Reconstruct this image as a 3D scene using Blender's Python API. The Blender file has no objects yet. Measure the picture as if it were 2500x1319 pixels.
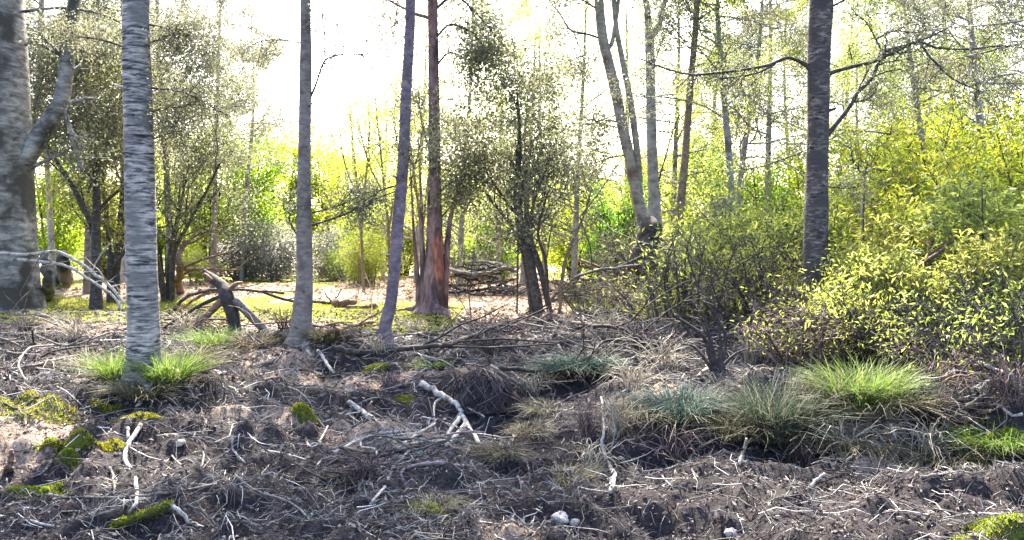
import bpy, math, random, zlib
import numpy as np
from mathutils import Vector

# ------------------------------------------------------------------ camera, sky, sun, exposure
SC = bpy.context.scene
COL = SC.collection
F = 2165.0                       # focal length in pixels of the 2500 px wide photograph
CAM_Z = 1.6
TILT = math.atan(59.5 / F)
cam_data = bpy.data.cameras.new('camera')
cam_data.sensor_width = 36.0
cam_data.lens = 36.0 * F / 2500.0
cam_data.clip_start = 0.05
cam_data.clip_end = 2000.0
cam = bpy.data.objects.new('camera', cam_data)
cam.location = (0, 0, CAM_Z)
cam.rotation_euler = (math.pi / 2 - TILT, 0, 0)
COL.objects.link(cam)
SC.camera = cam

SUN_EL, SUN_AZ = math.radians(46.0), math.radians(-5.0)
world = bpy.data.worlds.new('World')
SC.world = world
world.use_nodes = True
wt = world.node_tree
sky = wt.nodes.new('ShaderNodeTexSky')
sky.sky_type = 'NISHITA'
sky.sun_disc = False
sky.sun_elevation = SUN_EL
sky.sun_rotation = SUN_AZ
sky.air_density = 1.0
sky.dust_density = 4.0
sky.ozone_density = 1.0
bg = wt.nodes['Background']
bg.inputs['Strength'].default_value = 0.15
wt.links.new(sky.outputs['Color'], bg.inputs['Color'])

sun_data = bpy.data.lights.new('sun', 'SUN')
sun_data.energy = 5.0
sun_data.angle = math.radians(0.5)
sun_data.color = (1.0, 0.90, 0.74)
sun = bpy.data.objects.new('sun', sun_data)
sdir = Vector((math.sin(SUN_AZ) * math.cos(SUN_EL), math.cos(SUN_AZ) * math.cos(SUN_EL), math.sin(SUN_EL)))
sun.rotation_euler = sdir.to_track_quat('Z', 'Y').to_euler()
COL.objects.link(sun)

SC.view_settings.view_transform = 'Standard'
SC.view_settings.look = 'None'
SC.view_settings.exposure = 2.85
SC.view_settings.gamma = 1.0
SC.view_settings.use_curve_mapping = False
SC.cycles.max_bounces = 10
SC.cycles.diffuse_bounces = 6
SC.cycles.transmission_bounces = 6
SC.cycles.glossy_bounces = 2
SC.cycles.use_denoising = True

# ------------------------------------------------------------------ helpers
PI = math.pi
def rng_of(s): return np.random.default_rng(zlib.crc32(s.encode()))
_T = [np.random.default_rng(900 + i).random((256, 256)) for i in range(6)]
def vn(x, y, s=0):
    """value noise in 0..1"""
    x = np.asarray(x, float); y = np.asarray(y, float)
    xi = np.floor(x).astype(int); yi = np.floor(y).astype(int)
    fx = x - xi; fy = y - yi
    fx = fx * fx * (3 - 2 * fx); fy = fy * fy * (3 - 2 * fy)
    t = _T[s]
    a = t[xi & 255, yi & 255]; b = t[(xi + 1) & 255, yi & 255]
    c = t[xi & 255, (yi + 1) & 255]; d = t[(xi + 1) & 255, (yi + 1) & 255]
    return (a * (1 - fx) + b * fx) * (1 - fy) + (c * (1 - fx) + d * fx) * fy

def sstep(a, b, x):
    t = np.clip((x - a) / (b - a), 0, 1)
    return t * t * (3 - 2 * t)

def direction(px, py):
    X = (px - 1250.0) / F; U = (659.5 - py) / F
    c, s = math.cos(TILT), math.sin(TILT)
    v = np.array([X, c + U * s, -s + U * c])
    return v / v[1]
def P(px, py, d):
    """the point d metres out (along the view axis) in the direction of a pixel of the photo"""
    return np.array([0, 0, CAM_Z]) + direction(px, py) * d
def flat(px, py):
    v = direction(px, py)
    return v * (-CAM_Z / v[2])

MOUNDS = []      # x, y, height, rx, ry
def mound(px, py, h, rx, ry):
    p = flat(px, py); MOUNDS.append((p[0], p[1], h, rx, ry))
mound(690, 905, .26, 1.1, .9)
mound(330, 985, .20, 1.0, .55)
mound(120, 1010, .14, .9, .4)
mound(600, 1010, .12, .8, .5)
mound(880, 905, .14, .7, .5)
mound(1170, 960, .26, .50, .40)
mound(980, 1120, .12, .6, .35)
mound(1400, 850, .16, .8, .7)
mound(330, 1240, .08, .35, .2)
mound(80, 1225, .11, .33, .22)
mound(560, 1175, .07, .3, .2)
mound(1310, 1130, .10, .4, .25)
mound(100, 800, .30, 2.6, 1.5)
mound(1900, 1060, .12, 1.0, .5)
mound(2420, 1075, .16, 1.1, .5)
for hx, hy in ((1215, 1010), (800, 1190), (1960, 1125), (1620, 1105), (2150, 1050), (465, 1012), (1320, 1150), (560, 1240), (1000, 1190), (250, 1190), (700, 1120), (1560, 1260), (1440, 870), (2290, 1070), (640, 950), (140, 1140)):
    mound(hx, hy, -.15, .22, .20)
mound(1370, 1275, .05, .2, .12)

def H(x, y):
    x = np.asarray(x, float); y = np.asarray(y, float)
    near = np.clip((18.5 - y) / 4.5, 0.2, 1)
    z = .30 * (vn(x / 6, y / 6, 0) - .5) * np.clip(near + .3, 0, 1)
    z = z + near * (.20 * (vn(x / 1.6 + 7, y / 1.3, 1) - .5) + .21 * (vn(x / .55, y / .45 + 3, 2) - .5)
                    + .14 * np.abs(vn(x / .23 + 1, y / .19, 3) - .5) * 2 - .05 + .03 * (vn(x / .08, y / .07, 4) - .5))
    # a low bank on the right, its foot about seven metres out
    edge = 6.75 + .5 * (vn(x * .7, x * 0 + 4.3, 5) - .5)
    z = z + .26 * sstep(.2, 1.6, x) * sstep(edge, edge + .55, y) * (1 - sstep(16, 22, y))
    z = z + .02 * np.clip(y - 60, 0, 400)
    for mx, my, h, rx, ry in MOUNDS:
        q = ((x - mx) / rx) ** 2 + ((y - my) / ry) ** 2
        z = z + h * np.exp(-q)
    return z
_DS = np.geomspace(2.5, 300, 1500)
def G(px, py, lift=0.0):
    """where the ray through a pixel meets the ground raised by lift"""
    v = direction(px, py)
    pts = np.array([0, 0, CAM_Z]) + v * _DS[:, None]
    under = pts[:, 2] < H(pts[:, 0], pts[:, 1]) + lift
    k = int(np.argmax(under)) if under.any() else len(_DS) - 1
    return pts[k]
def on_ground(x, y, dz=0.0): return np.array([x, y, float(H(x, y)) + dz])

class MB:
    def __init__(self): self.v = []; self.f = []; self.n = 0
    def add(self, v, f):
        self.v.append(np.asarray(v, np.float32).reshape(-1, 3)); self.f.append(np.asarray(f, np.int32) + self.n)
        self.n += len(self.v[-1])
    def mesh(self, name, mat, smooth=True, origin=None):
        v = np.concatenate(self.v); f = np.concatenate(self.f)
        if origin is not None: v = v - np.asarray(origin, np.float32)
        me = bpy.data.meshes.new(name)
        me.vertices.add(len(v)); me.vertices.foreach_set('co', v.ravel())
        me.loops.add(f.size); me.loops.foreach_set('vertex_index', f.ravel())
        me.polygons.add(len(f))
        me.polygons.foreach_set('loop_start', np.arange(0, f.size, 4, dtype=np.int32))
        me.polygons.foreach_set('loop_total', np.full(len(f), 4, np.int32))
        me.polygons.foreach_set('use_smooth', np.full(len(f), smooth))
        me.update(calc_edges=True)
        if isinstance(mat, (list, tuple)):
            for m in mat: me.materials.append(m)
        else: me.materials.append(mat)
        return me

def unit(v):
    v = np.asarray(v, float); return v / (np.linalg.norm(v, axis=-1, keepdims=True) + 1e-9)
def spline(pts, rad, m):
    """Catmull-Rom through the points, m steps a span"""
    p = np.asarray(pts, float); r = np.asarray(rad, float)
    if len(p) == 2:
        t = np.linspace(0, 1, m + 1)[:, None]
        return p[0] * (1 - t) + p[1] * t, r[0] * (1 - t[:, 0]) + r[1] * t[:, 0]
    q = np.vstack([2 * p[0] - p[1], p, 2 * p[-1] - p[-2]])
    out = []; ro = []
    for i in range(len(p) - 1):
        t = np.linspace(0, 1, m, endpoint=False)[:, None]
        a, b, c, d = q[i], q[i + 1], q[i + 2], q[i + 3]
        out.append(.5 * (2 * b + (c - a) * t + (2 * a - 5 * b + 4 * c - d) * t ** 2 + (3 * b - a - 3 * c + d) * t ** 3))
        ro.append(r[i] * (1 - t[:, 0]) + r[i + 1] * t[:, 0])
    out.append(p[-1:]); ro.append(r[-1:])
    return np.vstack(out), np.concatenate(ro)
def tube(mb, pts, rad, n=6, bump=0.0, rng=None, cap=False):
    pts = np.asarray(pts, float); rad = np.asarray(rad, float)
    k = len(pts)
    tan = unit(np.gradient(pts, axis=0))
    ref = np.array([0.31, 0.17, 0.93]) if abs(tan[0][2]) < .8 else np.array([0.93, .31, .17])
    nn = unit(ref - tan * (tan @ ref)[:, None])
    bb = np.cross(tan, nn)
    a = np.arange(n) * 2 * PI / n
    R = rad[:, None] * np.ones((1, n))
    if bump:
        ph = rng.random(3) * 50
        arc = np.concatenate([[0], np.cumsum(np.linalg.norm(np.diff(pts, axis=0), axis=1))])
        fr = max(.02, float(rad.max()))
        for sc, am, s in ((1.2, 1, 0), (.45, .7, 1), (.18, .4, 2)):
            R = R * (1 + bump * am * (vn((np.cos(a) + 2 * np.sin(a))[None, :] / sc * .8 + ph[0], arc[:, None] / (fr * 3 * sc) + ph[1] + np.sin(a)[None, :], s) - .5) * 2)
    ring = pts[:, None, :] + R[..., None] * (np.cos(a)[None, :, None] * nn[:, None, :] + np.sin(a)[None, :, None] * bb[:, None, :])
    v = ring.reshape(-1, 3)
    i = np.arange(k - 1)[:, None] * n; j = np.arange(n)[None, :]; j2 = (j + 1) % n
    f = np.stack([i + j, i + j2, i + n + j2, i + n + j], -1).reshape(-1, 4)
    if cap:
        c0 = len(v)
        v = np.vstack([v, np.repeat(pts[:1], n, 0), np.repeat(pts[-1:], n, 0)])
        jj = np.arange(n); j3 = (jj + 1) % n
        f = np.vstack([f, np.stack([jj, c0 + jj, c0 + j3, j3], -1),
                       np.stack([(k - 1) * n + jj, (k - 1) * n + j3, c0 + n + j3, c0 + n + jj], -1)])
    mb.add(v, f)

def leaf_cloud(mb, pos, axis, length, ratio, rng, fold=.12):
    """kite-shaped leaves"""
    n = len(pos)
    a = unit(axis)
    r = unit(rng.normal(size=(n, 3)))
    s = unit(np.cross(a, r)); nm = np.cross(a, s)
    L = (np.asarray(length) * rng.uniform(.65, 1.3, n))[:, None]
    w = L * ratio * .5
    v = np.stack([pos, pos + a * L * .45 + s * w + nm * L * fold, pos + a * L, pos + a * L * .45 - s * w + nm * L * fold], 1)
    mb.add(v.reshape(-1, 3), np.arange(4 * n).reshape(n, 4))

def tag(o, label, cat, group=None, kind=None):
    o['label'] = label; o['category'] = cat
    if group: o['group'] = group
    if kind: o['kind'] = kind
    return o
def empty(name, loc):
    o = bpy.data.objects.new(name, None); o.location = tuple(float(c) for c in loc)
    o.empty_display_size = .2
    COL.objects.link(o); return o
def link(name, me, parent=None, loc=(0, 0, 0)):
    o = bpy.data.objects.new(name, me); COL.objects.link(o)
    o.location = tuple(float(c) for c in loc)
    if parent: o.parent = parent
    return o
def copy_tree(src, loc, rz=0.0, scale=1.0):
    r = src.copy(); COL.objects.link(r)
    r.location = tuple(float(c) for c in loc); r.rotation_euler = (0, 0, rz)
    r.scale = scale if hasattr(scale, '__len__') else (scale,) * 3
    for ch in src.children:
        c = ch.copy(); COL.objects.link(c); c.parent = r
    return r

# ------------------------------------------------------------------ materials
def new_mat(name):
    m = bpy.data.materials.new(name); m.use_nodes = True
    nt = m.node_tree; nt.nodes.clear()
    out = nt.nodes.new('ShaderNodeOutputMaterial')
    return m, nt, out
def node(nt, t, **kw):
    n = nt.nodes.new(t)
    for k, v in kw.items(): setattr(n, k, v)
    return n
def ramp(nt, stops, interp='LINEAR'):
    r = nt.nodes.new('ShaderNodeValToRGB'); cr = r.color_ramp; cr.interpolation = interp
    while len(cr.elements) < len(stops): cr.elements.new(.5)
    for e, (p, c) in zip(cr.elements, stops):
        e.position = p; e.color = (*c, 1)
    return r
def leaf_mat(name, cols, tmul=(1.5, 1.5, .8), trans=.5, spec=.4, rough=.45):
    m, nt, out = new_mat(name)
    g = node(nt, 'ShaderNodeNewGeometry'); oi = node(nt, 'ShaderNodeObjectInfo')
    tc = node(nt, 'ShaderNodeTexCoord')
    nz = node(nt, 'ShaderNodeTexNoise'); nz.inputs['Scale'].default_value = 1.6; nz.inputs['Detail'].default_value = 3
    nt.links.new(tc.outputs['Object'], nz.inputs['Vector'])
    # mostly each leaf's own shade, partly that of the spray it grows on
    mx = node(nt, 'ShaderNodeMix'); mx.inputs[0].default_value = .45
    nt.links.new(g.outputs['Random Per Island'], mx.inputs[2]); nt.links.new(nz.outputs['Fac'], mx.inputs[3])
    r = ramp(nt, cols)
    nt.links.new(mx.outputs[0], r.inputs['Fac'])
    hs = node(nt, 'ShaderNodeHueSaturation')
    ma = node(nt, 'ShaderNodeMath', operation='MULTIPLY_ADD'); ma.inputs[1].default_value = .05; ma.inputs[2].default_value = .475
    nt.links.new(oi.outputs['Random'], ma.inputs[0]); nt.links.new(ma.outputs[0], hs.inputs['Hue'])
    nt.links.new(r.outputs['Color'], hs.inputs['Color'])
    p = node(nt, 'ShaderNodeBsdfPrincipled')
    p.inputs['Roughness'].default_value = rough; p.inputs['Specular IOR Level'].default_value = spec
    nt.links.new(hs.outputs['Color'], p.inputs['Base Color'])
    vm = node(nt, 'ShaderNodeVectorMath', operation='MULTIPLY'); vm.inputs[1].default_value = tmul
    nt.links.new(hs.outputs['Color'], vm.inputs[0])
    t = node(nt, 'ShaderNodeBsdfTranslucent'); nt.links.new(vm.outputs[0], t.inputs['Color'])
    ms = node(nt, 'ShaderNodeMixShader'); ms.inputs[0].default_value = trans
    nt.links.new(p.outputs[0], ms.inputs[1]); nt.links.new(t.outputs[0], ms.inputs[2])
    nt.links.new(ms.outputs[0], out.inputs['Surface'])
    return m
def bark_mat(name, stops, scale=(5, 5, 30), scale2=(2, 2, 2), patch=None, patch_pos=(.5, .6), bump=.5, rough=.85, detail=5):
    m, nt, out = new_mat(name)
    tc = node(nt, 'ShaderNodeTexCoord')
    mp = node(nt, 'ShaderNodeMapping'); mp.inputs['Scale'].default_value = scale
    nt.links.new(tc.outputs['Object'], mp.inputs['Vector'])
    nz = node(nt, 'ShaderNodeTexNoise'); nz.inputs['Scale'].default_value = 1; nz.inputs['Detail'].default_value = detail; nz.inputs['Roughness'].default_value = .65
    nz.inputs['Distortion'].default_value = .4
    nt.links.new(mp.outputs[0], nz.inputs['Vector'])
    r = ramp(nt, stops); nt.links.new(nz.outputs['Fac'], r.inputs['Fac'])
    col = r.outputs['Color']
    if patch:
        mp2 = node(nt, 'ShaderNodeMapping'); mp2.inputs['Scale'].default_value = scale2
        nt.links.new(tc.outputs['Object'], mp2.inputs['Vector'])
        n2 = node(nt, 'ShaderNodeTexNoise'); n2.inputs['Scale'].default_value = 1; n2.inputs['Detail'].default_value = 4
        nt.links.new(mp2.outputs[0], n2.inputs['Vector'])
        r2 = ramp(nt, [(patch_pos[0], (0, 0, 0)), (patch_pos[1], (1, 1, 1))]); nt.links.new(n2.outputs['Fac'], r2.inputs['Fac'])
        mx = node(nt, 'ShaderNodeMix', data_type='RGBA'); nt.links.new(r2.outputs['Color'], mx.inputs[0])
        nt.links.new(col, mx.inputs[6]); mx.inputs[7].default_value = (*patch, 1); col = mx.outputs[2]
    p = node(nt, 'ShaderNodeBsdfPrincipled'); p.inputs['Roughness'].default_value = rough; p.inputs['Specular IOR Level'].default_value = .25
    nt.links.new(col, p.inputs['Base Color'])
    b = node(nt, 'ShaderNodeBump'); b.inputs['Strength'].default_value = bump; b.inputs['Distance'].default_value = .03
    nt.links.new(nz.outputs['Fac'], b.inputs['Height']); nt.links.new(b.outputs[0], p.inputs['Normal'])
    nt.links.new(p.outputs[0], out.inputs['Surface'])
    return m
def island_mat(name, cols, rough=.8, trans=0, spec=.25):
    """each separate bit its own shade"""
    m, nt, out = new_mat(name)
    g = node(nt, 'ShaderNodeNewGeometry')
    r = ramp(nt, cols); nt.links.new(g.outputs['Random Per Island'], r.inputs['Fac'])
    p = node(nt, 'ShaderNodeBsdfPrincipled'); p.inputs['Roughness'].default_value = rough; p.inputs['Specular IOR Level'].default_value = spec
    nt.links.new(r.outputs['Color'], p.inputs['Base Color'])
    if trans:
        t = node(nt, 'ShaderNodeBsdfTranslucent'); nt.links.new(r.outputs['Color'], t.inputs['Color'])
        ms = node(nt, 'ShaderNodeMixShader'); ms.inputs[0].default_value = trans
        nt.links.new(p.outputs[0], ms.inputs[1]); nt.links.new(t.outputs[0], ms.inputs[2])
        nt.links.new(ms.outputs[0], out.inputs['Surface'])
    else: nt.links.new(p.outputs[0], out.inputs['Surface'])
    return m

M = {}
M['leaf_bright'] = leaf_mat('leaf_bright', [(.2, (.06, .10, .015)), (.5, (.10, .14, .02)), (.8, (.14, .16, .03))], (3.6, 3.6, 1.6), .65)
M['leaf_yellow'] = leaf_mat('leaf_yellow', [(.2, (.08, .10, .02)), (.5, (.115, .135, .03)), (.8, (.16, .155, .05))], (3.0, 3.1, 1.9), .65)
M['leaf_willow'] = leaf_mat('leaf_willow', [(.18, (.055, .085, .018)), (.42, (.10, .135, .022)), (.68, (.15, .165, .03)), (.84, (.17, .15, .045)), (.95, (.10, .06, .035))], (2.5, 2.6, 1.2), .6)
M['leaf_grey'] = leaf_mat('leaf_grey', [(.2, (.055, .065, .045)), (.55, (.105, .11, .078)), (.85, (.16, .16, .115))], (1.9, 1.9, 1.6), .5)
M['leaf_olive'] = leaf_mat('leaf_olive', [(.2, (.055, .07, .03)), (.5, (.10, .12, .045)), (.8, (.18, .185, .085))], (3.2, 3.2, 1.6), .6)
M['leaf_green'] = leaf_mat('leaf_green', [(.2, (.03, .07, .015)), (.5, (.05, .11, .02)), (.8, (.09, .14, .03))], (3.4, 3.4, 1.6), .6)
M['leaf_dull'] = leaf_mat('leaf_dull', [(.2, (.10, .10, .095)), (.55, (.17, .17, .16)), (.85, (.26, .255, .24))], (1.5, 1.5, 1.4), .5)
M['bark_birch'] = bark_mat('bark_birch', [(.36, (.025, .022, .022)), (.46, (.13, .12, .12)), (.56, (.36, .325, .30)), (.72, (.52, .48, .445))],
                           (6, 6, 36), (2.6, 2.6, 3.4), (.15, .14, .135), (.5, .62), bump=1.0, detail=8)
M['bark_giant'] = bark_mat('bark_giant', [(.3, (.03, .027, .025)), (.48, (.15, .14, .13)), (.62, (.27, .26, .24)), (.8, (.42, .40, .37))],
                           (3, 3, 9), (1.1, 1.1, .9), (.05, .045, .04), (.5, .58), bump=.9)
M['bark_smooth'] = bark_mat('bark_smooth', [(.3, (.085, .07, .065)), (.5, (.16, .135, .125)), (.75, (.26, .225, .205))],
                            (10, 10, 24), (4, 4, 5), (.09, .075, .07), (.52, .64), bump=.4)
M['bark_rough'] = bark_mat('bark_rough', [(.36, (.024, .018, .016)), (.5, (.095, .076, .068)), (.66, (.24, .20, .175)), (.8, (.42, .38, .34))],
                           (11, 11, 40), (4, 4, 7), (.06, .05, .05), (.46, .56), bump=.9)
M['bark_mauve'] = bark_mat('bark_mauve', [(.3, (.06, .045, .055)), (.5, (.13, .10, .12)), (.75, (.24, .19, .21))], (9, 9, 14), bump=.6)
M['bark_red'] = bark_mat('bark_red', [(.3, (.06, .028, .025)), (.5, (.26, .095, .07)), (.75, (.40, .19, .14))], (16, 16, 4), (5, 5, 1.6), (.06, .04, .04), (.48, .6), bump=.9, detail=7)
M['bark_rosy'] = bark_mat('bark_rosy', [(.3, (.07, .04, .04)), (.5, (.17, .105, .105)), (.75, (.30, .20, .20))], (12, 12, 4), (4, 4, 1.4), (.06, .04, .045), (.5, .6), bump=.9, detail=7)
M['bark_pale'] = bark_mat('bark_pale', [(.3, (.12, .115, .11)), (.5, (.25, .24, .23)), (.75, (.36, .34, .32))], (5, 5, 9), (1.5, 1.5, 2), (.12, .09, .08), (.54, .66), bump=.5)
M['bark_dark'] = bark_mat('bark_dark', [(.3, (.022, .019, .018)), (.5, (.055, .048, .045)), (.75, (.13, .115, .105))], (9, 9, 14), bump=.7)
M['bark_orange'] = bark_mat('bark_orange', [(.3, (.08, .06, .045)), (.5, (.17, .12, .085)), (.75, (.28, .21, .15))], (8, 8, 12), bump=.6)
M['wood_bleached'] = bark_mat('wood_bleached', [(.32, (.09, .08, .073)), (.46, (.30, .275, .255)), (.66, (.48, .455, .43))], (30, 30, 30), (7, 7, 7), (.10, .085, .075), (.54, .68), bump=.8, detail=8)
M['wood_grey'] = bark_mat('wood_grey', [(.32, (.04, .035, .032)), (.5, (.13, .115, .105)), (.72, (.27, .245, .225))], (30, 30, 30), (7, 7, 7), (.05, .042, .038), (.52, .66), bump=.8, detail=8)
M['wood_dark'] = bark_mat('wood_dark', [(.3, (.014, .011, .011)), (.5, (.034, .028, .027)), (.75, (.08, .068, .064))], (14, 14, 14), bump=.6)
M['wood_brown'] = bark_mat('wood_brown', [(.3, (.05, .03, .022)), (.5, (.14, .085, .06)), (.75, (.27, .18, .13))], (14, 14, 14), bump=.6)
M['wood_mauve'] = bark_mat('wood_mauve', [(.3, (.06, .045, .055)), (.5, (.16, .125, .14)), (.75, (.32, .27, .29))], (14, 14, 14), bump=.5)
M['earth'] = bark_mat('earth', [(.3, (.016, .012, .012)), (.5, (.045, .035, .034)), (.75, (.10, .08, .075))], (16, 16, 16), bump=1.0, detail=8)
M['moss'] = bark_mat('moss', [(.3, (.02, .03, .006)), (.5, (.075, .09, .012)), (.7, (.16, .165, .02))], (26, 26, 26), (9, 9, 9), (.045, .04, .02), (.5, .64), bump=.9, detail=7)
M['moss_blade'] = leaf_mat('moss_blade', [(.2, (.05, .065, .012)), (.8, (.15, .16, .02))], (2.4, 2.4, 1), .5)
M['stone'] = bark_mat('stone', [(.3, (.16, .14, .14)), (.5, (.3, .27, .26)), (.75, (.45, .42, .40))], (18, 18, 18), bump=.6)
M['blade_green'] = island_mat('blade_green', [(0, (.05, .10, .015)), (.5, (.10, .17, .03)), (1, (.20, .24, .06))], .55, .5, .15)
M['blade_dry'] = island_mat('blade_dry', [(0, (.035, .032, .022)), (.5, (.09, .083, .052)), (1, (.26, .245, .17))], .6, .4, .12)
M['blade_sedge'] = island_mat('blade_sedge', [(0, (.015, .028, .02)), (.5, (.04, .06, .042)), (1, (.16, .165, .12))], .6, .35, .12)
M['blade_blue'] = island_mat('blade_blue', [(0, (.010, .028, .026)), (.5, (.022, .055, .048)), (1, (.075, .115, .095))], .6, .35, .1)
M['stem_red'] = island_mat('stem_red', [(0, (.035, .022, .025)), (.5, (.085, .055, .06)), (1, (.22, .16, .155))], .6)
M['root_dark'] = island_mat('root_dark', [(0, (.012, .009, .011)), (.6, (.04, .03, .035)), (1, (.12, .095, .10))], .8)
M['stem_dry'] = island_mat('stem_dry', [(0, (.08, .065, .05)), (.5, (.20, .17, .13)), (1, (.42, .38, .31))], .6)
M['twig'] = island_mat('twig', [(0, (.010, .008, .009)), (.5, (.045, .038, .041)), (.72, (.15, .135, .135)), (1, (.50, .47, .45))], .7)
M['litter'] = island_mat('litter', [(0, (.015, .012, .013)), (.4, (.045, .036, .037)), (.75, (.12, .098, .092)), (1, (.33, .28, .25))], .7, .25)
M['litter_tan'] = island_mat('litter_tan', [(0, (.13, .07, .035)), (.5, (.31, .20, .115)), (1, (.47, .37, .26))], .7, .25)

# ground: dark grey soil with the mauve lens-flare cast put into its colour, tan litter in the clearing and yellow-green mossy turf, told apart by a painted mask
def ground_mat():
    m, nt, out = new_mat('forest_soil')
    tc = node(nt, 'ShaderNodeTexCoord')
    def nz(scale, detail, rough=.6):
        n = node(nt, 'ShaderNodeTexNoise'); n.inputs['Scale'].default_value = scale; n.inputs['Detail'].default_value = detail; n.inputs['Roughness'].default_value = rough
        nt.links.new(tc.outputs['Object'], n.inputs['Vector']); return n
    n1 = nz(14, 8, .7); n2 = nz(1.3, 5); n3 = nz(45, 6, .7)
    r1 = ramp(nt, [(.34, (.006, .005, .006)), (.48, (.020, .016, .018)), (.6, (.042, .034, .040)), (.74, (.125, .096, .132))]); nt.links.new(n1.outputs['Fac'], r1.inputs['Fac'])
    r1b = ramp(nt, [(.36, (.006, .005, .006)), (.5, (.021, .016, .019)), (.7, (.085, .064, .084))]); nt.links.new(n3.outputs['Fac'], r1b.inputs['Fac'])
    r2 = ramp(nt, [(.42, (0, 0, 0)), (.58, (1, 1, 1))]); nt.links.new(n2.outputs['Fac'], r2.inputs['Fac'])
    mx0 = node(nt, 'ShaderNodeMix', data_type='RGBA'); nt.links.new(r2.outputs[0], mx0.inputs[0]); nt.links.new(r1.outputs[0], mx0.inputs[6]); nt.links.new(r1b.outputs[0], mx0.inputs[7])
    at = node(nt, 'ShaderNodeVertexColor', layer_name='zone'); sp = node(nt, 'ShaderNodeSeparateColor'); nt.links.new(at.outputs['Color'], sp.inputs[0])
    rt = ramp(nt, [(.3, (.13, .09, .07)), (.5, (.29, .215, .17)), (.7, (.47, .38, .31))]); nt.links.new(n1.outputs['Fac'], rt.inputs['Fac'])
    rm = ramp(nt, [(.3, (.06, .07, .01)), (.5, (.17, .17, .015)), (.7, (.29, .26, .03))]); nt.links.new(n1.outputs['Fac'], rm.inputs['Fac'])
    def edge(ch):      # break the mask's edge up with noise
        a = node(nt, 'ShaderNodeMath', operation='ADD'); nt.links.new(ch, a.inputs[0]); nt.links.new(n3.outputs['Fac'], a.inputs[1])
        r = ramp(nt, [(.42, (0, 0, 0)), (.56, (1, 1, 1))]); 
        h = node(nt, 'ShaderNodeMath', operation='MULTIPLY'); h.inputs[1].default_value = .5; nt.links.new(a.outputs[0], h.inputs[0]); nt.links.new(h.outputs[0], r.inputs['Fac']); return r
    e1 = edge(sp.outputs[0]); e2 = edge(sp.outputs[1])
    mx1 = node(nt, 'ShaderNodeMix', data_type='RGBA'); nt.links.new(e1.outputs[0], mx1.inputs[0]); nt.links.new(mx0.outputs[2], mx1.inputs[6]); nt.links.new(rt.outputs[0], mx1.inputs[7])
    mx2 = node(nt, 'ShaderNodeMix', data_type='RGBA'); nt.links.new(e2.outputs[0], mx2.inputs[0]); nt.links.new(mx1.outputs[2], mx2.inputs[6]); nt.links.new(rm.outputs[0], mx2.inputs[7])
    p = node(nt, 'ShaderNodeBsdfPrincipled'); p.inputs['Roughness'].default_value = .9; p.inputs['Specular IOR Level'].default_value = .2
    nt.links.new(mx2.outputs[2], p.inputs['Base Color'])
    ad = node(nt, 'ShaderNodeMath', operation='MULTIPLY_ADD'); ad.inputs[1].default_value = .4
    nt.links.new(n3.outputs['Fac'], ad.inputs[0]); nt.links.new(n1.outputs['Fac'], ad.inputs[2])
    b = node(nt, 'ShaderNodeBump'); b.inputs['Strength'].default_value = 1.0; b.inputs['Distance'].default_value = .06
    nt.links.new(ad.outputs[0], b.inputs['Height']); nt.links.new(b.outputs[0], p.inputs['Normal'])
    nt.links.new(p.outputs[0], out.inputs['Surface'])
    return m
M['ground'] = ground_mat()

# ------------------------------------------------------------------ ground
def zone_masks(x, y):
    wob = 1.6 * (vn(x / 3, y / 3, 3) - .5) * np.clip(y / 15, .3, 3)
    yy = y + wob
    clearing = sstep(15.2 - 1.6 * (x > 1.2), 17.0 - 1.6 * (x > 1.2), yy) * (1 - sstep(60, 75, yy)) * (1 - sstep(5.5, 9, x - .02 * y))
    tan = clearing
    moss = sstep(.12, .28, vn(x / 4.2 + 11, y / 1.6 + 5, 4)) * clearing * (1 - sstep(23.5, 26.5, yy)) * np.clip((x < -1.2) + (x > 1.5) * .8, 0, 1)
    moss = np.maximum(moss, sstep(.42, .52, vn(x / 5 + 2, y / 5, 2)) * clearing * (x < -7) )
    tan = np.maximum(tan, .55 * sstep(.74, .82, vn(x / 1.4 + 31, y / .9, 1)) * (y > 5))
    return tan, moss
def build_ground():
    ys = np.concatenate([np.linspace(-30, 2.8, 30), np.geomspace(3, 90, 430), np.geomspace(94, 420, 22)])
    us = np.linspace(-1, 1, 461); us = np.sign(us) * (.55 * np.abs(us) + .45 * np.abs(us) ** 2.2)
    half = np.maximum(12, .95 * ys + 9)
    X = us[None, :] * half[:, None]; Y = np.repeat(ys[:, None], len(us), 1)
    Z = H(X, Y)
    v = np.stack([X, Y, Z], -1).reshape(-1, 3)
    r, c = X.shape
    i = np.arange(r - 1)[:, None] * c; j = np.arange(c - 1)[None, :]
    f = np.stack([i + j, i + j + 1, i + c + j + 1, i + c + j], -1).reshape(-1, 4)
    mb = MB(); mb.add(v, f)
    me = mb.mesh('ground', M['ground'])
    t, m = zone_masks(v[:, 0], v[:, 1])
    at = me.attributes.new('zone', 'FLOAT_COLOR', 'POINT')
    at.data.foreach_set('color', np.stack([t, m, 0 * t, 1 + 0 * t], -1).astype(np.float32).ravel())
    o = link('ground', me); o['kind'] = 'structure'
    return o
build_ground()

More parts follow.
